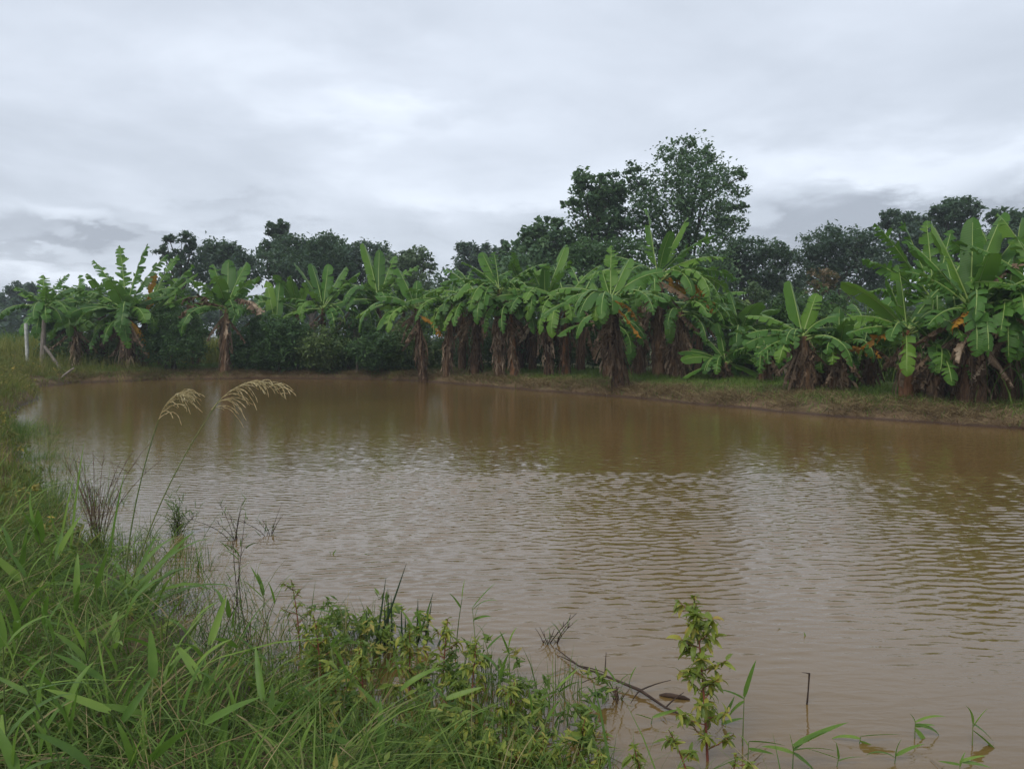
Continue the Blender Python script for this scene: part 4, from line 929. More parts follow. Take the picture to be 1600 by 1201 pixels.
grass_obj('short_grass', 'short green grass on the far bank between the banana stems', 60000, (-17, 17, 11, 34), 65, tuft, (.07, .22), (.008, .018), (.1, .7), (.1, .9), 'grass', lambda p, d, r: 0.40 + 0.35 * r.random(len(p)), levels=3)
field = lambda p, d, r: (d > 4.5) & (p[:, 0] < -0.15 * p[:, 1])
grass_obj('field_grass', 'tall yellow-green field grass seen between the left banana plants', 24000, (-34, 0, 32, 46), 71, field, (.7, 1.5), (.02, .045), (.02, .3), (.02, .5), 'meadow', lambda p, d, r: 0.35 + 0.3 * r.random(len(p)), levels=4)
# maize standing far off on the left: one row of leafy stalks after another
grass_obj('maize_field', 'dark green maize standing beyond the meadow at the left edge', 5200, (-46, -22, 38, 46), 75, lambda p, d, r: d > 3, (1.2, 2.0), (.05, .09), (.05, .5), (.1, .9), 'grass', lambda p, d, r: 0.1 + 0.25 * r.random(len(p)), 'maize', levels=4)
# cane-like grass on the right
for px, Y, n_, hr, lab in ((1372, 22, 260, (1.8, 3.2), 'tall pale cane grass with long thin blades behind the yellow-edged banana plant'), (1596, 15.2, 150, (.9, 1.9), 'clump of cane leaning at the right edge beside the thick banana skirts'), (1300, 21, 120, (1.3, 2.3), 'tuft of narrow cane blades behind the paddle-leaved banana plant')):
    x = atd(px, 560, Y)[0]
    r = np.random.default_rng(int(px))
    sx_ = 0.55
    xy = np.column_stack((x + r.normal(size=n_) * sx_, Y + r.normal(size=n_) * 0.4))
    z0 = ground(xy)
    hh = r.uniform(*hr, n_)
    v, f, t_ = blades(xy, z0, hh, r.uniform(.018, .04, n_), r.uniform(0, .35, n_), r.uniform(.15, .9, n_), np.clip(0.4 + r.normal(size=n_) * 0.22, 0, 1), int(px) + 1, 6)
    o = thing('cane_clump', (0, 0, 0), lab, 'cane')
    o.location = (x, Y, gz(x, Y))
    bl = link('blades', mesh_np('blades', v - np.array([x, Y, gz(x, Y)]), f, tint=t_, mats=[M['grass']]), o)
    bl['kind'] = 'stuff'
    for k in range(10):
        mb = MB(); q0 = np.array([r.normal() * .4, r.normal() * .3, 0])
        mb.tube(bez(q0, q0 + [0.1 * r.normal(), 0, .8], q0 + [0.5 * r.normal(), 0.1, r.uniform(.8, 1.6)], 5), np.linspace(.014, .006, 5), 5)
        mb.build('cane_stem', [M['pale_wood']], o)

# ------------------------------------------------------------------ posts at the left end
x, y = atd(42, 545, 31)[:2]
o = thing('fence_post', (x, y, gz(x, y) - 0.1), 'pale whitewashed fence post in the meadow at the left end of the pond', 'fence post')
top = atd(42, 505, 31)[2] - gz(x, y) + 0.1
b = MB(); b.tube([[0, 0, 0], [0.01, 0, top * .5], [0, 0, top - .03], [0, 0, top], [0, 0, top + .004]], [.07, .068, .067, .06, .001], 8, lumps=.03)
b.build('post', [M['whitewash']], o)
a0, a1 = atd(69, 540, 27.9), at(106, 594, 0.0)
org = np.array([a1[0], a1[1], 0])
b = MB(); b.tube(bez(a1 - org + [0.05, 0, -.08], (a0 + a1) / 2 - org + [0, 0, .04], a0 - org, 8), np.linspace(.075, .05, 8), 7, lumps=.08)
o = b.build('leaning_pole', [M['pale_wood']])
o.location = org
tag(o, 'weathered grey pole leaning against the pale bare stem at the left end', 'pole')
a0, a1 = at(90, 594, 0.1), at(104, 584, 0.25)
b = MB(); b.tube(bez(np.zeros(3) + [0, 0, -.08], [.2, 0, .2], [0.55, .05, .42], 5), [.04, .045, .04, .035, .03], 6, lumps=.08)
o = b.build('driftwood_stick', [M['pale_wood']]); o.location = tuple(a0)
tag(o, 'short grey stick crossing the foot of the leaning pole', 'stick')

# ------------------------------------------------------------------ foreground plants
def lance(L, W, bend, fold=0.25, k=7, twist=0.0):
    t = np.linspace(0, 1, k)
    e = -R(bend) * t ** 1.3
    p = np.column_stack((np.concatenate(([0], np.cumsum(np.cos(e[:-1])))), np.zeros(k), np.concatenate(([0], np.cumsum(np.sin(e[:-1])))))) * L / (k - 1)
    w = W * 0.5 * np.clip(np.minimum((t + 0.10) / 0.28, 1), 0, 1) ** 0.7 * (1 - t ** 2.2) ** 0.8 + 0.0006
    tw = twist * t
    up = np.column_stack((-np.sin(e), np.zeros(k), np.cos(e)))
    s = np.column_stack((np.zeros(k), np.cos(tw), np.sin(tw)))
    v = np.empty((3 * k, 3)); v[1::3] = p
    v[0::3] = p + s * w[:, None] + up * (w * fold)[:, None]; v[2::3] = p - s * w[:, None] + up * (w * fold)[:, None]
    i = np.arange(k - 1) * 3
    f = np.vstack((np.stack((i, i + 1, i + 4, i + 3), -1), np.stack((i + 1, i + 2, i + 5, i + 4), -1)))
    return v, f, np.stack((np.tile([0, .5, 1], k), np.repeat(t, 3)), -1)
def lance_mesh(name, L, W, bend, mat, fold=.25, twist=0.0, tint=0.5):
    v, f, uv = lance(L, W, bend, fold, 7, twist)
    return mesh_np(name, v, f, tint=np.full(len(v), tint), uv=uv, mats=[M[mat]])
SHOOT = [lance_mesh('shoot_leaf', 1, w, b_, 'shoot_leaf', .25, tw, tn) for w, b_, tw, tn in ((.13, 12, 0.1, .5), (.16, 28, -.2, .35), (.12, 45, .3, .6), (.18, 18, -.1, .7), (.14, 70, .1, .45), (.15, 5, .2, .8))]
def aim(az_, el_, roll=0.0):
    return (Matrix.Rotation(az_, 3, 'Z') @ Matrix.Rotation(-el_, 3, 'Y') @ Matrix.Rotation(roll, 3, 'X')).to_euler()
rsx = np.random.default_rng(99)
def shoot(name, px, py, Y, leaves, label, group, lean=None, cat='grass shoot', stem_r=.003, base_z=None):
    """A broad-bladed shoot: px, py is the top of its stem at distance Y; leaves (angle seen from the pond side, turn, length, drop down the stem)."""
    r = rsx
    tip = atd(px, py, Y)
    ln = r.normal(size=2) * .07 if lean is None else np.array(lean)
    x0, y0 = tip[0] - ln[0], Y - ln[1]
    z0 = gz(x0, y0)
    if z0 < 0: z0 = max(z0, -0.12)
    o = thing(name, (x0, y0, z0 - .01), label, cat, group)
    c = tip - np.array([x0, y0, z0 - .01])
    cur = bez([0, 0, 0], [c[0] * .25, c[1] * .25, c[2] * .6], c, 8)
    b = MB(); b.tube(cur, np.linspace(stem_r * 1.3, stem_r * .5, 8), 5)
    b.build('stem', [M['shoot_stem']], o)
    for th, ph, L, dn in leaves:
        d = np.array([math.cos(R(th)) * math.cos(R(ph)), math.sin(R(ph)), math.sin(R(th)) * math.cos(R(ph))])
        az_, el_ = math.atan2(d[1], d[0]), math.asin(d[2])
        t_ = 1 - min(dn / max(np.linalg.norm(c), .01), .92)
        p = [np.interp(t_, np.linspace(0, 1, 8), cur[:, i_]) for i_ in range(3)]
        lf = link('leaf', SHOOT[r.integers(len(SHOOT))], o, p, aim(az_, el_, r.normal() * .5))
        lf.scale = (L, L * r.uniform(.85, 1.15), L)
    return o
def rl(n, L=.18, spread=60):        # a random set of leaves
    return [(90 + rsx.uniform(-spread, spread), rsx.uniform(-40, 40), L * rsx.uniform(.7, 1.15), k * .07 + rsx.uniform(0, .03)) for k in range(n)]
ORD = ['first', 'second', 'third', 'fourth', 'fifth', 'sixth', 'seventh', 'eighth', 'ninth', 'tenth', 'eleventh', 'twelfth', 'thirteenth', 'fourteenth', 'fifteenth', 'sixteenth', 'seventeenth', 'eighteenth', 'nineteenth', 'twentieth']
NUM = {1: 'one', 2: 'two', 3: 'three', 4: 'four', 5: 'five', 6: 'six'}
def by_row(items, rows):
    """Name each shoot by its row on the bank and its turn along that row."""
    out = []
    for it in items:
        for lim, where in rows:
            if it[1] >= lim: break
        row = sorted([q_ for q_ in items if next(w_ for l_, w_ in rows if q_[1] >= l_) == where], key=lambda q_: q_[0])
        out.append((*it, '%s-bladed light green shoot, %s from the left %s' % (NUM[len(it[3])], ORD[row.index(it)], where)))
    return out
NB = 'broad-bladed shoots in the near bank grass'
NEAR_SHOOTS = ((22, 1045, 2.0, [(92, -10, .15, 0), (60, 0, .1, .05), (15, 10, .16, .09), (150, 0, .15, .1)]), (5, 1010, 2.1, [(100, 0, .2, 0), (60, 10, .16, .02)]),
                      (68, 975, 2.9, [(82, 0, .16, 0), (70, 20, .14, .02), (110, 20, .12, .04)]), (90, 985, 2.8, [(78, 0, .14, 0), (100, 0, .12, .05)]),
                      (108, 1140, 2.05, [(98, -10, .12, 0), (80, 0, .15, .02), (112, 10, .1, .05)]), (22, 1195, 1.9, [(88, 0, .13, 0), (50, 0, .12, .03), (120, 10, .14, .02)]),
                      (80, 1180, 2.0, [(105, 0, .12, 0), (60, 0, .1, .04)]), (212, 1190, 2.1, [(92, 0, .12, 0), (104, 0, .14, .01), (70, 10, .12, .03)]),
                      (232, 1192, 2.1, [(45, 0, .17, 0), (62, 0, .15, .02), (100, 0, .14, .01)]), (345, 1085, 2.6, [(105, -10, .14, 0), (75, 0, .12, .03), (150, 10, .12, .07)]),
                      (368, 1100, 2.5, [(78, 0, .15, 0), (100, 10, .12, .04)]), (410, 920, 3.7, [(115, 0, .13, 0), (100, 0, .12, .04), (140, 10, .14, .06)]), (432, 935, 3.6, [(65, 0, .14, 0), (100, 0, .12, .03)]),
                      (460, 1085, 2.9, [(35, 0, .2, 0), (75, 0, .15, .03), (160, 0, .14, .05)]), (370, 1195, 2.2, [(95, 0, .14, 0), (70, 0, .14, .02)]), (395, 1190, 2.25, [(82, 0, .14, 0), (110, 0, .12, .03)]),
                      (320, 1130, 2.4, [(30, 0, .2, 0), (100, 10, .14, .04)]), (265, 960, 3.4, [(100, 0, .14, 0), (60, 0, .14, .04)]), (295, 985, 3.3, [(60, 0, .18, 0), (120, 0, .14, .03)]),
                      (150, 915, 3.5, [(105, 0, .16, 0), (72, 0, .18, .02)]), (40, 900, 3.4, [(120, 0, .16, 0), (70, 0, .16, .03)]), (60, 1110, 2.3, rl(4)), (160, 1060, 2.6, rl(4)), (180, 1010, 2.9, rl(4)), (240, 1050, 2.7, rl(4)),
                      (130, 1010, 2.7, rl(3)), (285, 1110, 2.4, rl(4)), (430, 1150, 2.5, rl(4)), (140, 1195, 2.0, rl(3)), (480, 1190, 2.4, rl(4)), (5, 1110, 2.0, rl(4)), (420, 1030, 3.0, rl(4)), (345, 940, 3.5, rl(3)), (385, 985, 3.2, rl(3)), (15, 860, 4.0, rl(4, .26)), (55, 820, 4.4, rl(4, .26)), (95, 860, 4.2, rl(4, .25)), (120, 930, 3.5, rl(4, .22)), (30, 950, 3.0, rl(4, .22)), (200, 960, 3.3, rl(4, .22)), (330, 1000, 3.0, rl(4, .2)), (250, 1020, 2.8, rl(4, .2)), (60, 1035, 2.5, rl(4, .2)), (300, 1040, 2.7, rl(4, .2)), (170, 1110, 2.3, rl(4, .18)), (410, 1090, 2.7, rl(4, .18)))
for px, py, Y, lv, lab in by_row(NEAR_SHOOTS, ((1160, 'along the bottom edge of the grass'), (1060, 'in the second row of the near grass'), (960, 'in the middle of the near grass'), (0, 'below the plume grass'))):
    shoot('grass_shoot', px, py, Y, lv, lab, NB)
MS = 'broad-bladed shoots standing in the shallows'
MARSH_SHOOTS = ((722, 935, 3.7, [(85, 0, .10, 0), (120, 0, .10, .06)]), (738, 950, 3.6, [(52, 0, .17, 0), (45, 0, .14, .01), (20, 10, .1, .06), (80, 0, .1, .08)]), (668, 970, 3.6, [(88, 0, .11, 0), (100, 0, .12, .06)]),
                      (646, 985, 3.6, [(115, 0, .13, 0), (60, 0, .1, .04)]), (515, 1000, 3.4, [(110, 0, .1, 0), (60, 0, .1, .03), (35, 0, .12, .04)]), (545, 1060, 3.0, [(110, -10, .17, 0), (95, 0, .17, .05), (70, 0, .14, .08)]),
                      (600, 1105, 2.9, [(80, 0, .15, 0), (130, 0, .15, .02), (10, 0, .15, .04)]), (625, 1065, 3.0, [(100, 0, .13, 0), (40, 0, .2, .04)]), (735, 1010, 3.3, [(60, 0, .14, 0), (100, 0, .12, .04)]), (758, 1000, 3.4, [(98, 0, .1, 0), (50, 0, .12, .05)]),
                      (795, 1010, 3.4, [(80, 0, .1, 0), (110, 0, .12, .04)]), (780, 1050, 3.1, [(120, 0, .14, 0), (75, 0, .12, .03)]), (835, 1120, 2.9, [(55, 0, .14, 0), (95, 0, .15, .03)]), (870, 1075, 3.0, [(45, 0, .12, 0), (38, 0, .12, .02), (110, 0, .1, .05)]),
                      (858, 1110, 2.9, [(92, 0, .12, 0), (60, 0, .1, .04)]), (690, 1080, 3.0, [(60, 0, .16, 0), (20, 0, .16, .04), (130, 0, .12, .05)]), (655, 1140, 2.7, [(75, 0, .17, 0), (140, 0, .14, .03)]), (560, 1170, 2.5, [(150, 0, .14, 0), (60, 0, .14, .03)]), (705, 1150, 2.7, rl(4)), (600, 1180, 2.5, rl(4)), (500, 1110, 2.8, rl(4)), (765, 1110, 2.8, rl(4)), (520, 955, 3.6, rl(3, .12)), (480, 945, 3.7, rl(3, .12)))
for px, py, Y, lv, lab in by_row(MARSH_SHOOTS, ((1100, 'in the tangle at the bottom edge'), (1005, 'in the middle of the weedy tangle'), (0, 'against the water beside the rushes'))):
    shoot('grass_shoot', px, py, Y, lv, lab, MS)
RS = 'sprouts standing in the open water near the shore'
for px, py, Y, lv, lab in ((1163, 1088, 2.95, [(75, 0, .155, 0), (150, 0, .12, .01), (215, 0, .1, .02)], 'shoot with one long upright blade right beside the tall red-stemmed weed'),
                           (1170, 1158, 2.75, [(3, -10, .13, 0), (120, 10, .06, .02), (-10, 0, .1, .03)], 'shoot with one blade lying level over the water below the upright blade'),
                           (1238, 1003, 4.15, [(128, 0, .13, 0), (160, 10, .09, .01), (20, 10, .08, .02)], 'left one of two small sprouts standing close together in the open water'),
                           (1266, 1018, 4.05, [(108, 0, .12, 0), (70, 10, .05, .01)], 'right one of two small sprouts standing close together in the open water'),
                           (1240, 1165, 2.75, [(28, 0, .22, 0), (45, 0, .16, .02), (10, 0, .16, .02), (100, 0, .08, .03), (160, 0, .12, .03), (-35, 0, .14, .03)], 'spreading blades of floating grass right of the yellow-leaved weed'),
                           (1430, 1128, 3.0, [(25, 0, .13, 0), (-10, 0, .15, .01), (110, 0, .05, .0), (5, 10, .1, .02), (-50, -10, .15, .03)], 'sprig with splayed dark green blades in the water at the lower right'),
                           (1520, 1130, 2.95, [(-35, 0, .12, 0), (95, 0, .1, .0), (-40, -10, .2, .03), (60, 0, .1, .02)], 'thin drooping sprig right of the splayed one at the lower right'),
                           (1500, 1190, 2.7, [(-5, 0, .12, 0), (20, 0, .1, 0), (170, 0, .08, .01), (80, 0, .06, .02)], 'low sprig touching the bottom edge under the splayed one'),
                           (565, 868, 5.6, [(25, 0, .10, 0), (10, 10, .09, .01), (200, 0, .07, .01)], 'lone tiny leaf tip poking out of the water above the rushes'),
                           (518, 870, 5.6, [(60, 0, .07, 0), (95, 0, .06, .01)], 'tiny upright blade left of the lone leaf tip in the water')):
    shoot('water_sprout', px, py, Y, lv, lab, RS, lean=(0.01, 0.02), cat='sprout')

# dark rushes
x0, y0 = at(625, 1060, -.05)[:2]
o = thing('rush_clump', (x0, y0, -.1), 'clump of dark pointed rushes standing in the shallows', 'rush')
for bx, by, tx, ty in ((575, 1050, 635, 880), (580, 1055, 603, 902), (606, 1050, 606, 918), (600, 1050, 601, 937), (612, 1050, 611, 930), (570, 1045, 573, 952), (627, 1050, 627, 945), (633, 1050, 633, 958), (650, 1030, 653, 935), (640, 1040, 677, 925), (656, 1040, 675, 938), (672, 1040, 697, 975), (590, 1060, 595, 985)):
    p0 = at(bx, by, -.1); p1 = atd(tx, ty, p0[1] + .03)
    b = MB(); b.tube(bez(p0, (p0 + p1) / 2 + [0.004, 0, 0], p1, 6) - np.array([x0, y0, -.1]), [.0075, .0075, .0068, .0055, .0038, .0008], 6)
    b.build('rush_stem', [M['rush']], o)

# yellow-green weeds with reddish stems
WL = [lance_mesh('weed_leaf', 1, w, b_, 'weed_leaf', .3, tw, tn) for w, b_, tw, tn in ((.30, 40, .2, .45), (.34, 70, -.3, .55), (.27, 25, .4, .35), (.32, 95, .1, .7))]
def weed(px, py, Y, top_dx, label, n_br=8, br=.09, lpb=9, ll=.035, group=None, spread=1.0, seed=0, top_bias=1.0, cat='weed', flop=0.0):
    r = np.random.default_rng(seed + 900); ll = ll * 1.25; lpb = lpb + 2
    tip = atd(px, py, Y)
    x0 = tip[0] - top_dx; y0 = Y - .03
    z0 = max(gz(x0, y0), -.1)
    o = thing('tall_weed', (x0, y0, z0 - .01), label, cat, group)
    c = tip - np.array([x0, y0, z0 - .01])
    cur = bez([0, 0, 0], [c[0] * .2, c[1], c[2] * .55], c, 12); tt = np.linspace(0, 1, 12)
    b = MB(); b.tube(cur, np.linspace(.006, .0015, 12), 6); b.build('stem', [M['red_stem']], o)
    def leaf_at(p, az_, el_, s):
        lf = link('leaf', WL[r.integers(4)], o, tuple(p), aim(az_, el_, r.normal() * .5)); lf.scale = (s, s * r.uniform(.8, 1.2), s)
    for k in range(n_br):
        t_ = 0.18 + 0.74 * (k + .5 * r.random()) / n_br
        p = np.array([np.interp(t_, tt, cur[:, i_]) for i_ in range(3)])
        a = k * 2.4 + r.normal() * .5
        ln = br * (1.25 - .75 * t_) * r.uniform(.7, 1.2) * spread
        en = p + np.array([math.cos(a) * ln, math.sin(a) * ln, ln * r.uniform(.35, .9)])
        bc = bez(p, p + (en - p) * .5 + [0, 0, -.1 * ln], en, 6)
        b = MB(); b.tube(bc, np.linspace(.0026, .001, 6), 5); b.build('branch', [M['red_stem']], o)
        for j in range(lpb):
            u = r.random() ** .55 * 5
            i0 = int(min(u, 4)); q_ = bc[i0] + (bc[i0 + 1] - bc[i0]) * (u - i0)
            leaf_at(q_, r.uniform(0, 6.28), r.uniform(-.9, .7), ll * r.uniform(.6, 1.25))
    for j in range(int(26 * top_bias)):
        t_ = 1 - r.random() ** 1.4 * .34
        p = [np.interp(t_, tt, cur[:, i_]) for i_ in range(3)]
        leaf_at(p, r.uniform(0, 6.28), r.uniform(-.8, .9), ll * (1.15 - .55 * (t_ - .66) / .34) * r.uniform(.7, 1.1))
    return o
weed(1084, 930, 2.85, -.06, 'tallest weed, red stem and spire of yellow-green leaves against the water', 24, .10, 17, .042, seed=1, top_bias=2.0)
weed(1150, 1178, 2.6, .02, 'low yellow-leaved weed at the foot of the tall red-stemmed one', 6, .08, 10, .035, seed=2)
weed(1045, 1140, 2.65, -.10, 'weed side shoot arching left of the tall red-stemmed one', 5, .07, 10, .035, seed=3)
weed(990, 1165, 2.6, -.05, 'small yellow-green weed between the tall spire and the tangle', 5, .06, 10, .033, seed=4)
weed(915, 1120, 2.8, .04, 'small leafy weed at the right end of the weedy tangle', 6, .07, 10, .035, seed=5)
weed(850, 1150, 2.65, .02, 'bright yellow-green weed at the bottom edge of the tangle', 8, .09, 12, .04, seed=6)
weed(765, 1150, 2.6, -.03, 'bright yellow-green weed with drooping leaf clusters, bottom edge left of its twin', 8, .09, 12, .04, seed=7)
weed(712, 1115, 2.75, -.08, 'yellow-green weed arching left over the dark water in the tangle', 7, .08, 11, .04, seed=8)
weed(640, 985, 3.35, .0, 'pale leafy weed growing just right of the dark rushes', 8, .09, 12, .04, seed=9)
weed(700, 965, 3.4, .03, 'pale leafy weed behind the green shoots, right of the rushes', 8, .09, 12, .04, seed=10)
weed(745, 1000, 3.2, .03, 'pale leafy weed at the right side of the shoots', 7, .08, 11, .04, seed=11)
weed(515, 1040, 3.1, -.05, 'yellow-green weed drooping over black water left of the rushes', 7, .08, 11, .038, seed=12)
weed(490, 960, 3.5, -.04, 'reddish seedy weed leaning left of the rushes', 8, .09, 9, .03, seed=13)
weed(455, 905, 3.9, -.05, 'thin seedy weed at the water edge right of the plume grass', 8, .10, 7, .028, seed=14)

weed(810, 1172, 2.55, .02, 'yellow-green weed at the bottom edge between the two bright twins', 8, .09, 12, .04, seed=15)
weed(940, 1178, 2.5, .03, 'leafy weed at the bottom edge left of the tall spire', 7, .08, 11, .038, seed=16)
weed(560, 1010, 3.2, -.03, 'leafy weed directly left of the dark rushes', 8, .09, 12, .038, seed=17)
weed(805, 1060, 3.0, .04, 'leafy weed at the water side of the tangle, left of the bent black twigs', 8, .09, 12, .038, seed=18)
weed(670, 1160, 2.6, -.04, 'yellow-green weed at the bottom edge below the dark water gap', 8, .09, 12, .04, seed=19)
for px, py, Y, lv, lab in ((1345, 1150, 2.85, [(5, 0, .16, 0), (170, 10, .12, .01), (-20, -10, .1, .02)], 'flat floating blades between the spreading grass and the splayed sprig'),
                           (1130, 1120, 2.9, [(60, 0, .1, 0), (120, 0, .09, .02), (20, 0, .1, .03)], 'short dark shoot tucked behind the right side of the tall spire'),
                           (985, 1060, 3.4, [(70, 0, .07, 0), (110, 0, .06, .01)], 'tiny blade pair standing beside the middle of the floating branch'),
                           (1020, 1120, 3.0, [(20, 0, .12, 0), (160, 0, .08, .01)], 'low blade lying on the water left of the tall spire'),
                           (1400, 1180, 2.6, [(30, 0, .12, 0), (150, 0, .12, .01), (85, 0, .08, .01)], 'low green sprig at the bottom edge left of the splayed ones'),
                           (1310, 1185, 2.55, [(160, 0, .14, 0), (95, 0, .07, .0), (20, 0, .1, .01)], 'low sprig at the bottom edge under the flat floating blades')):
    shoot('water_sprout', px, py, float(at(px, py, .025)[1]), lv, lab, RS, lean=(0.03, 0.03), cat='sprout')
rz = np.random.default_rng(64); n_ = 420
dp = np.column_stack((rz.uniform(-1.2, 2.6, n_), rz.uniform(2.4, 4.4, n_))); dp = dp[(sdist(dp) < -.02) & (rz.random(n_) < np.clip(.3 + 1.2 * (sdist(dp) + .75), 0, 1))]
n_ = len(dp); v, f, t_ = blades(dp, np.full(n_, .004), rz.uniform(.02, .10, n_), rz.uniform(.003, .009, n_), rz.uniform(1.0, 3.0, n_), np.zeros(n_), rz.random(n_) * .6, 65, 3)
v[:, 2] = .004 + .18 * (v[:, 2] - .004)
tag(link('floating_litter', mesh_np('floating_litter', v, f, tint=t_, mats=[M['straw']])), 'bits of straw and leaf floating on the shallows near the bottom edge', 'litter', None, 'stuff')
# dark feathery plants and bare stems in the left shallows
def twiggy(name, px, py0, py1, label, n, spread, mat, leaves=0, seed=0, cat='water plant', leafmat='grass', r0=.004):
    r = np.random.default_rng(seed + 40)
    p0 = at(px, py0, -.08)
    H = atd(px, py1, p0[1])[2] + .08
    o = thing(name, tuple(p0), label, cat)
    for k in range(n):
        h = H * r.uniform(.55, 1.0); d = r.normal(size=2) * spread * h
        cur = bez([r.normal() * .02, r.normal() * .02, 0], [d[0] * .2, d[1] * .2, h * .6], [d[0], d[1], h], 7)
        b = MB(); b.tube(cur, np.linspace(r0, r0 * .3, 7), 4)
        for j in range(3):
            i0 = r.integers(2, 6); e = cur[i0] + np.array([r.normal() * .3, r.normal() * .3, r.uniform(.2, .7)]) * h * .28
            b.tube(bez(cur[i0], (cur[i0] + e) / 2 + [0, 0, .01], e, 4), np.linspace(r0 * .5, r0 * .2, 4), 4)
        b.build('stem', [M[mat]], o)
        if leaves:
            pts = cur[r.integers(1, 7, leaves)] + r.normal(size=(leaves, 3)) * .02
            v, f, t_ = blades(pts[:, :2], pts[:, 2], r.uniform(.03, .07, leaves), r.uniform(.004, .009, leaves), r.uniform(.4, 1.8, leaves), r.uniform(0, .8, leaves), r.uniform(.05, .5, leaves), seed + k, 4)
            lf = link('foliage', mesh_np('foliage', v, f, tint=t_, mats=[M[leafmat]]), o); lf['kind'] = 'stuff'
    return o
twiggy('feathery_shrub', 278, 850, 772, 'small dark feathery shrub standing in the water right of the plume grass', 9, .28, 'dark_twig', 34, 1)
twiggy('feathery_shrub', 368, 858, 780, 'sparse twiggy water plant beyond the feathery shrub, in open water', 6, .5, 'dark_twig', 8, 2)
twiggy('feathery_shrub', 425, 850, 790, 'faint scattered twigs rising from the water right of the sparse plant', 5, .7, 'dark_twig', 5, 3)
twiggy('dead_stem_clump', 152, 870, 690, 'bundle of thin brown dead stems fanning up left of the plume grass', 24, .22, 'brown_twig', 0, 4, 'dead stems', r0=.0045)
twiggy('dead_stem_clump', 372, 1010, 790, 'tall thin dark stem pair with small leaves at the water edge', 3, .06, 'dark_twig', 10, 5, 'dead stems')
twiggy('dead_stem_clump', 335, 1060, 925, 'dark branching dead weed at the edge of the grass', 5, .3, 'dark_twig', 0, 6, 'dead stems')
twiggy('dead_stem_clump', 396, 1060, 940, 'second dark dead weed right of the branching one', 5, .22, 'dark_twig', 4, 7, 'dead stems')
twiggy('dead_stem_clump', 858, 1030, 955, 'bent black twigs over the water at the right end of the tangle', 6, .5, 'dark_twig', 3, 8, 'dead stems')
twiggy('dead_stem_clump', 965, 1120, 1060, 'tangle of broken twigs beside the floating branch', 8, .3, 'brown_twig', 3, 9, 'dead stems')
b = MB(); b.tube(bez([0, 0, -.06], [.01, 0, .04], [.012, .0, .14], 6), [.004, .004, .0045, .004, .0035, .004], 6, lumps=.15)
b.tube(bez([.012, 0, .137], [.0, 0, .142], [-.02, 0, .143], 3), [.003, .002, .001], 5)
o = b.build('bare_stick', [M['dark_twig']]); o.location = tuple(at(1259, 1100, 0)); tag(o, 'single dark stick standing upright in the open water', 'stick')
# floating branch and log
pts = [at(*p, z) for p, z in (((868, 1012), .015), ((905, 1040), .02), ((945, 1055), .03), ((1000, 1078), .02), ((1040, 1105), .012), ((1085, 1125), -.01))]
b = MB(); org = pts[2].copy(); org[2] = 0
b.tube(np.array(pts) - org, [.002, .004, .0055, .006, .005, .003], 6, lumps=.18)
o = thing('floating_branch', tuple(org), 'dark broken branch floating in the shallows left of the tall red-stemmed weed', 'branch')
b.build('limb', [M['dark_twig']], o)
for i0, e in ((1, (-.10, .10, .01)), (1, (.12, -.08, .0)), (2, (.02, .12, .06)), (3, (.15, .06, .02)), (3, (-.06, -.12, 0)), (4, (.1, .1, .02)), (2, (-.12, -.1, .01))):
    p0 = pts[i0] - org; b = MB(); b.tube(bez(p0, p0 + np.array(e) * .5 + [0, 0, .01], p0 + np.array(e), 5), np.linspace(.004, .0015, 5), 5); b.build('twig', [M['dark_twig']], o)
p0, p1 = at(1030, 1085, .004), at(1078, 1092, .004)
b = MB(); b.tube(bez(p0, (p0 + p1) / 2 + [0, 0, .01], p1, 6) - p0, [.003, .009, .010, .010, .008, .003], 7, lumps=.22)
o = b.build('floating_log', [M['dark_twig']]); o.location = tuple(p0); tag(o, 'short piece of brown wood floating behind the broken branch', 'log')

# plume grass
Yp = 4.3
p0 = at(205, 935, .12); x0, y0 = p0[:2]; z0 = gz(x0, y0)
o = thing('plume_grass', (x0, y0, z0 - .02), 'tall plume grass with two drooping straw-coloured seed heads over the water', 'plume grass')
org = np.array([x0, y0, z0 - .02]); r = np.random.default_rng(8)
for stalk, head in ((((195, 910), (205, 780), (248, 655)), ((248, 655), (268, 600), (296, 632))), (((205, 915), (245, 765), (345, 622)), ((330, 640), (388, 566), (448, 624)))):
    s_ = [atd(*p, y0 + .02 * i_) - org for i_, p in enumerate(stalk)]
    h_ = [atd(*p, y0 + .04) - org for p in head]
    b = MB(); b.tube(np.vstack((bez(*s_, 12),)), np.linspace(.0048, .0028, 12), 6); b.build('stalk', [M['shoot_stem']], o)
    b = MB(); rach = bez(*h_, 14); b.tube(rach, np.linspace(.0022, .0008, 14), 5, .4)
    for k in range(52):
        i0 = min(int(r.random() ** .9 * 13), 12); st = rach[i0]
        dr = unit(h_[2] - h_[0]); L = r.uniform(.09, .27) * (1 - .035 * i0)
        en = st + dr * L * r.uniform(.5, .95) + np.array([0, r.normal() * .03, -L * r.uniform(.05, .62)])
        cv = bez(st, st + dr * L * .45 + np.array([0, 0, L * .22]), en, 7)
        for j in range(1, 7):                                    # little seeds strung along each spray
            b.tube([cv[j - 1], (cv[j - 1] + cv[j]) / 2 + r.normal(size=3) * .0015, cv[j]], [.0009, .0027, .0011], 4, r.uniform(.2, 1))
    hd = b.build('seed_head', [M['plume']], o); hd['kind'] = 'stuff'
PL = [lance_mesh('plume_leaf', 1, w, b_, 'shoot_leaf', .2, tw, tn) for w, b_, tw, tn in ((.055, 60, .2, .4), (.05, 100, -.3, .5), (.045, 35, .4, .35), (.06, 130, .1, .55))]
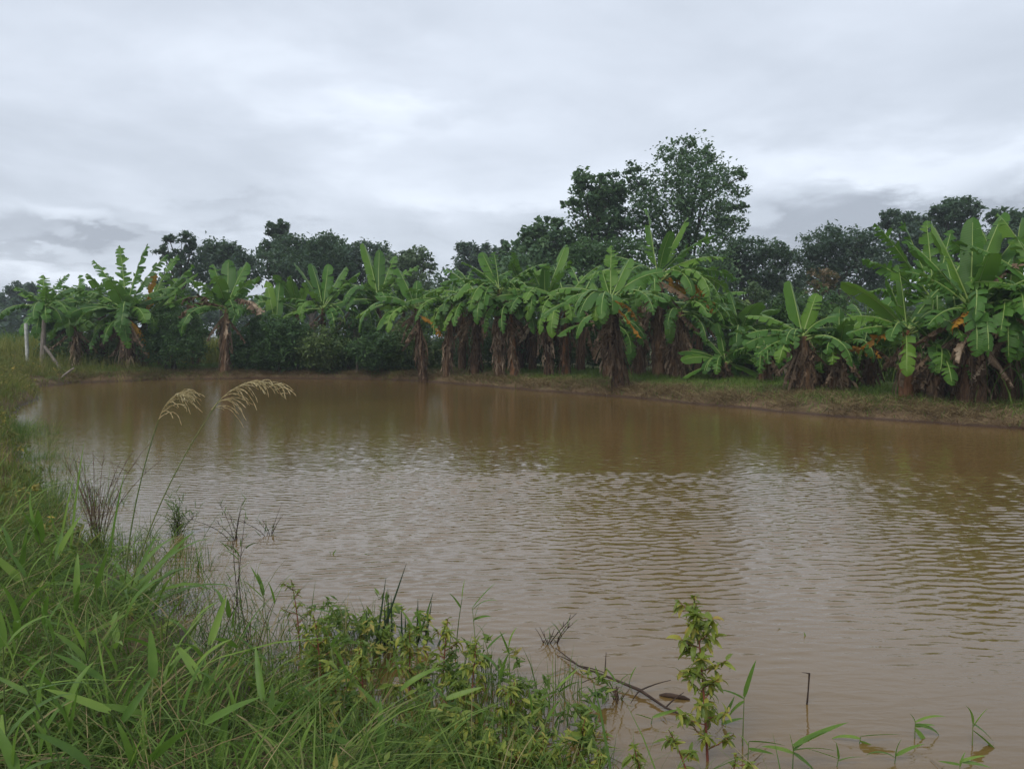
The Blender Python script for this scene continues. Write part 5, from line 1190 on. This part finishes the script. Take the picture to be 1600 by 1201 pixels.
for k in range(46):
    th = r.uniform(25, 155); ph = r.uniform(-50, 50)
    d = np.array([math.cos(R(th)) * math.cos(R(ph)), math.sin(R(ph)), math.sin(R(th)) * math.cos(R(ph))])
    L = r.uniform(.35, .75) * (0.6 + .4 * math.sin(R(th)))
    lf = link('leaf', PL[r.integers(4)], o, (r.normal() * .07, r.normal() * .05, .02), aim(math.atan2(d[1], d[0]), math.asin(d[2]), r.normal() * .3)); lf.scale = (L, L * r.uniform(.8, 1.3), L)
for bx, tx, ty in ((108, 125, 690), (88, 112, 740), (165, 190, 735), (100, 78, 790)):
    p0 = at(bx, 885, .1); p1 = atd(tx, ty, p0[1])
    q0 = np.array([p0[0], p0[1], gz(p0[0], p0[1]) - .02]); e = p1 - q0; L = float(np.linalg.norm(e))
    lf = link('tall_grass', lance_mesh('tall_grass', L, .022, 6, 'shoot_leaf', .3), None, tuple(q0), aim(math.atan2(e[1], e[0]), math.asin(e[2] / L), 1.2))
    tag(lf, {125: 'tallest straight green blade left of the plume grass', 112: 'second tallest straight blade, leaning left beside the tallest one', 190: 'straight blade rising between the brown dead stems and the plume grass', 78: 'shorter straight blade leftmost beside the brown dead stems'}[tx], 'grass blade', 'tall straight blades left of the plume grass')

# ------------------------------------------------------------------ damp air between the near bank and the trees
hm = bpy.data.materials.new('damp_air'); hm.use_nodes = True; t = hm.node_tree; t.nodes.clear()
pv = N(t, 'ShaderNodeVolumePrincipled'); pv.inputs['Color'].default_value = (0.86, 0.93, 1.0, 1); pv.inputs['Density'].default_value = 0.0010
ho = N(t, 'ShaderNodeOutputMaterial'); t.links.new(pv.outputs[0], ho.inputs['Volume'])
x0_, x1_, y0_, y1_, z0_, z1_ = -1250, 1250, -1250, 1250, -2.2, 16.0
hv = [(x, y, z) for z in (z0_, z1_) for x, y in ((x0_, y0_), (x1_, y0_), (x1_, y1_), (x0_, y1_))]
hz = link('haze', mesh_np('haze', hv, [(3, 2, 1, 0), (4, 5, 6, 7), (0, 1, 5, 4), (1, 2, 6, 5), (2, 3, 7, 6), (3, 0, 4, 7)], mats=[hm], smooth=False))
tag(hz, 'thin damp haze over the pond and fields', 'haze', None, 'stuff')
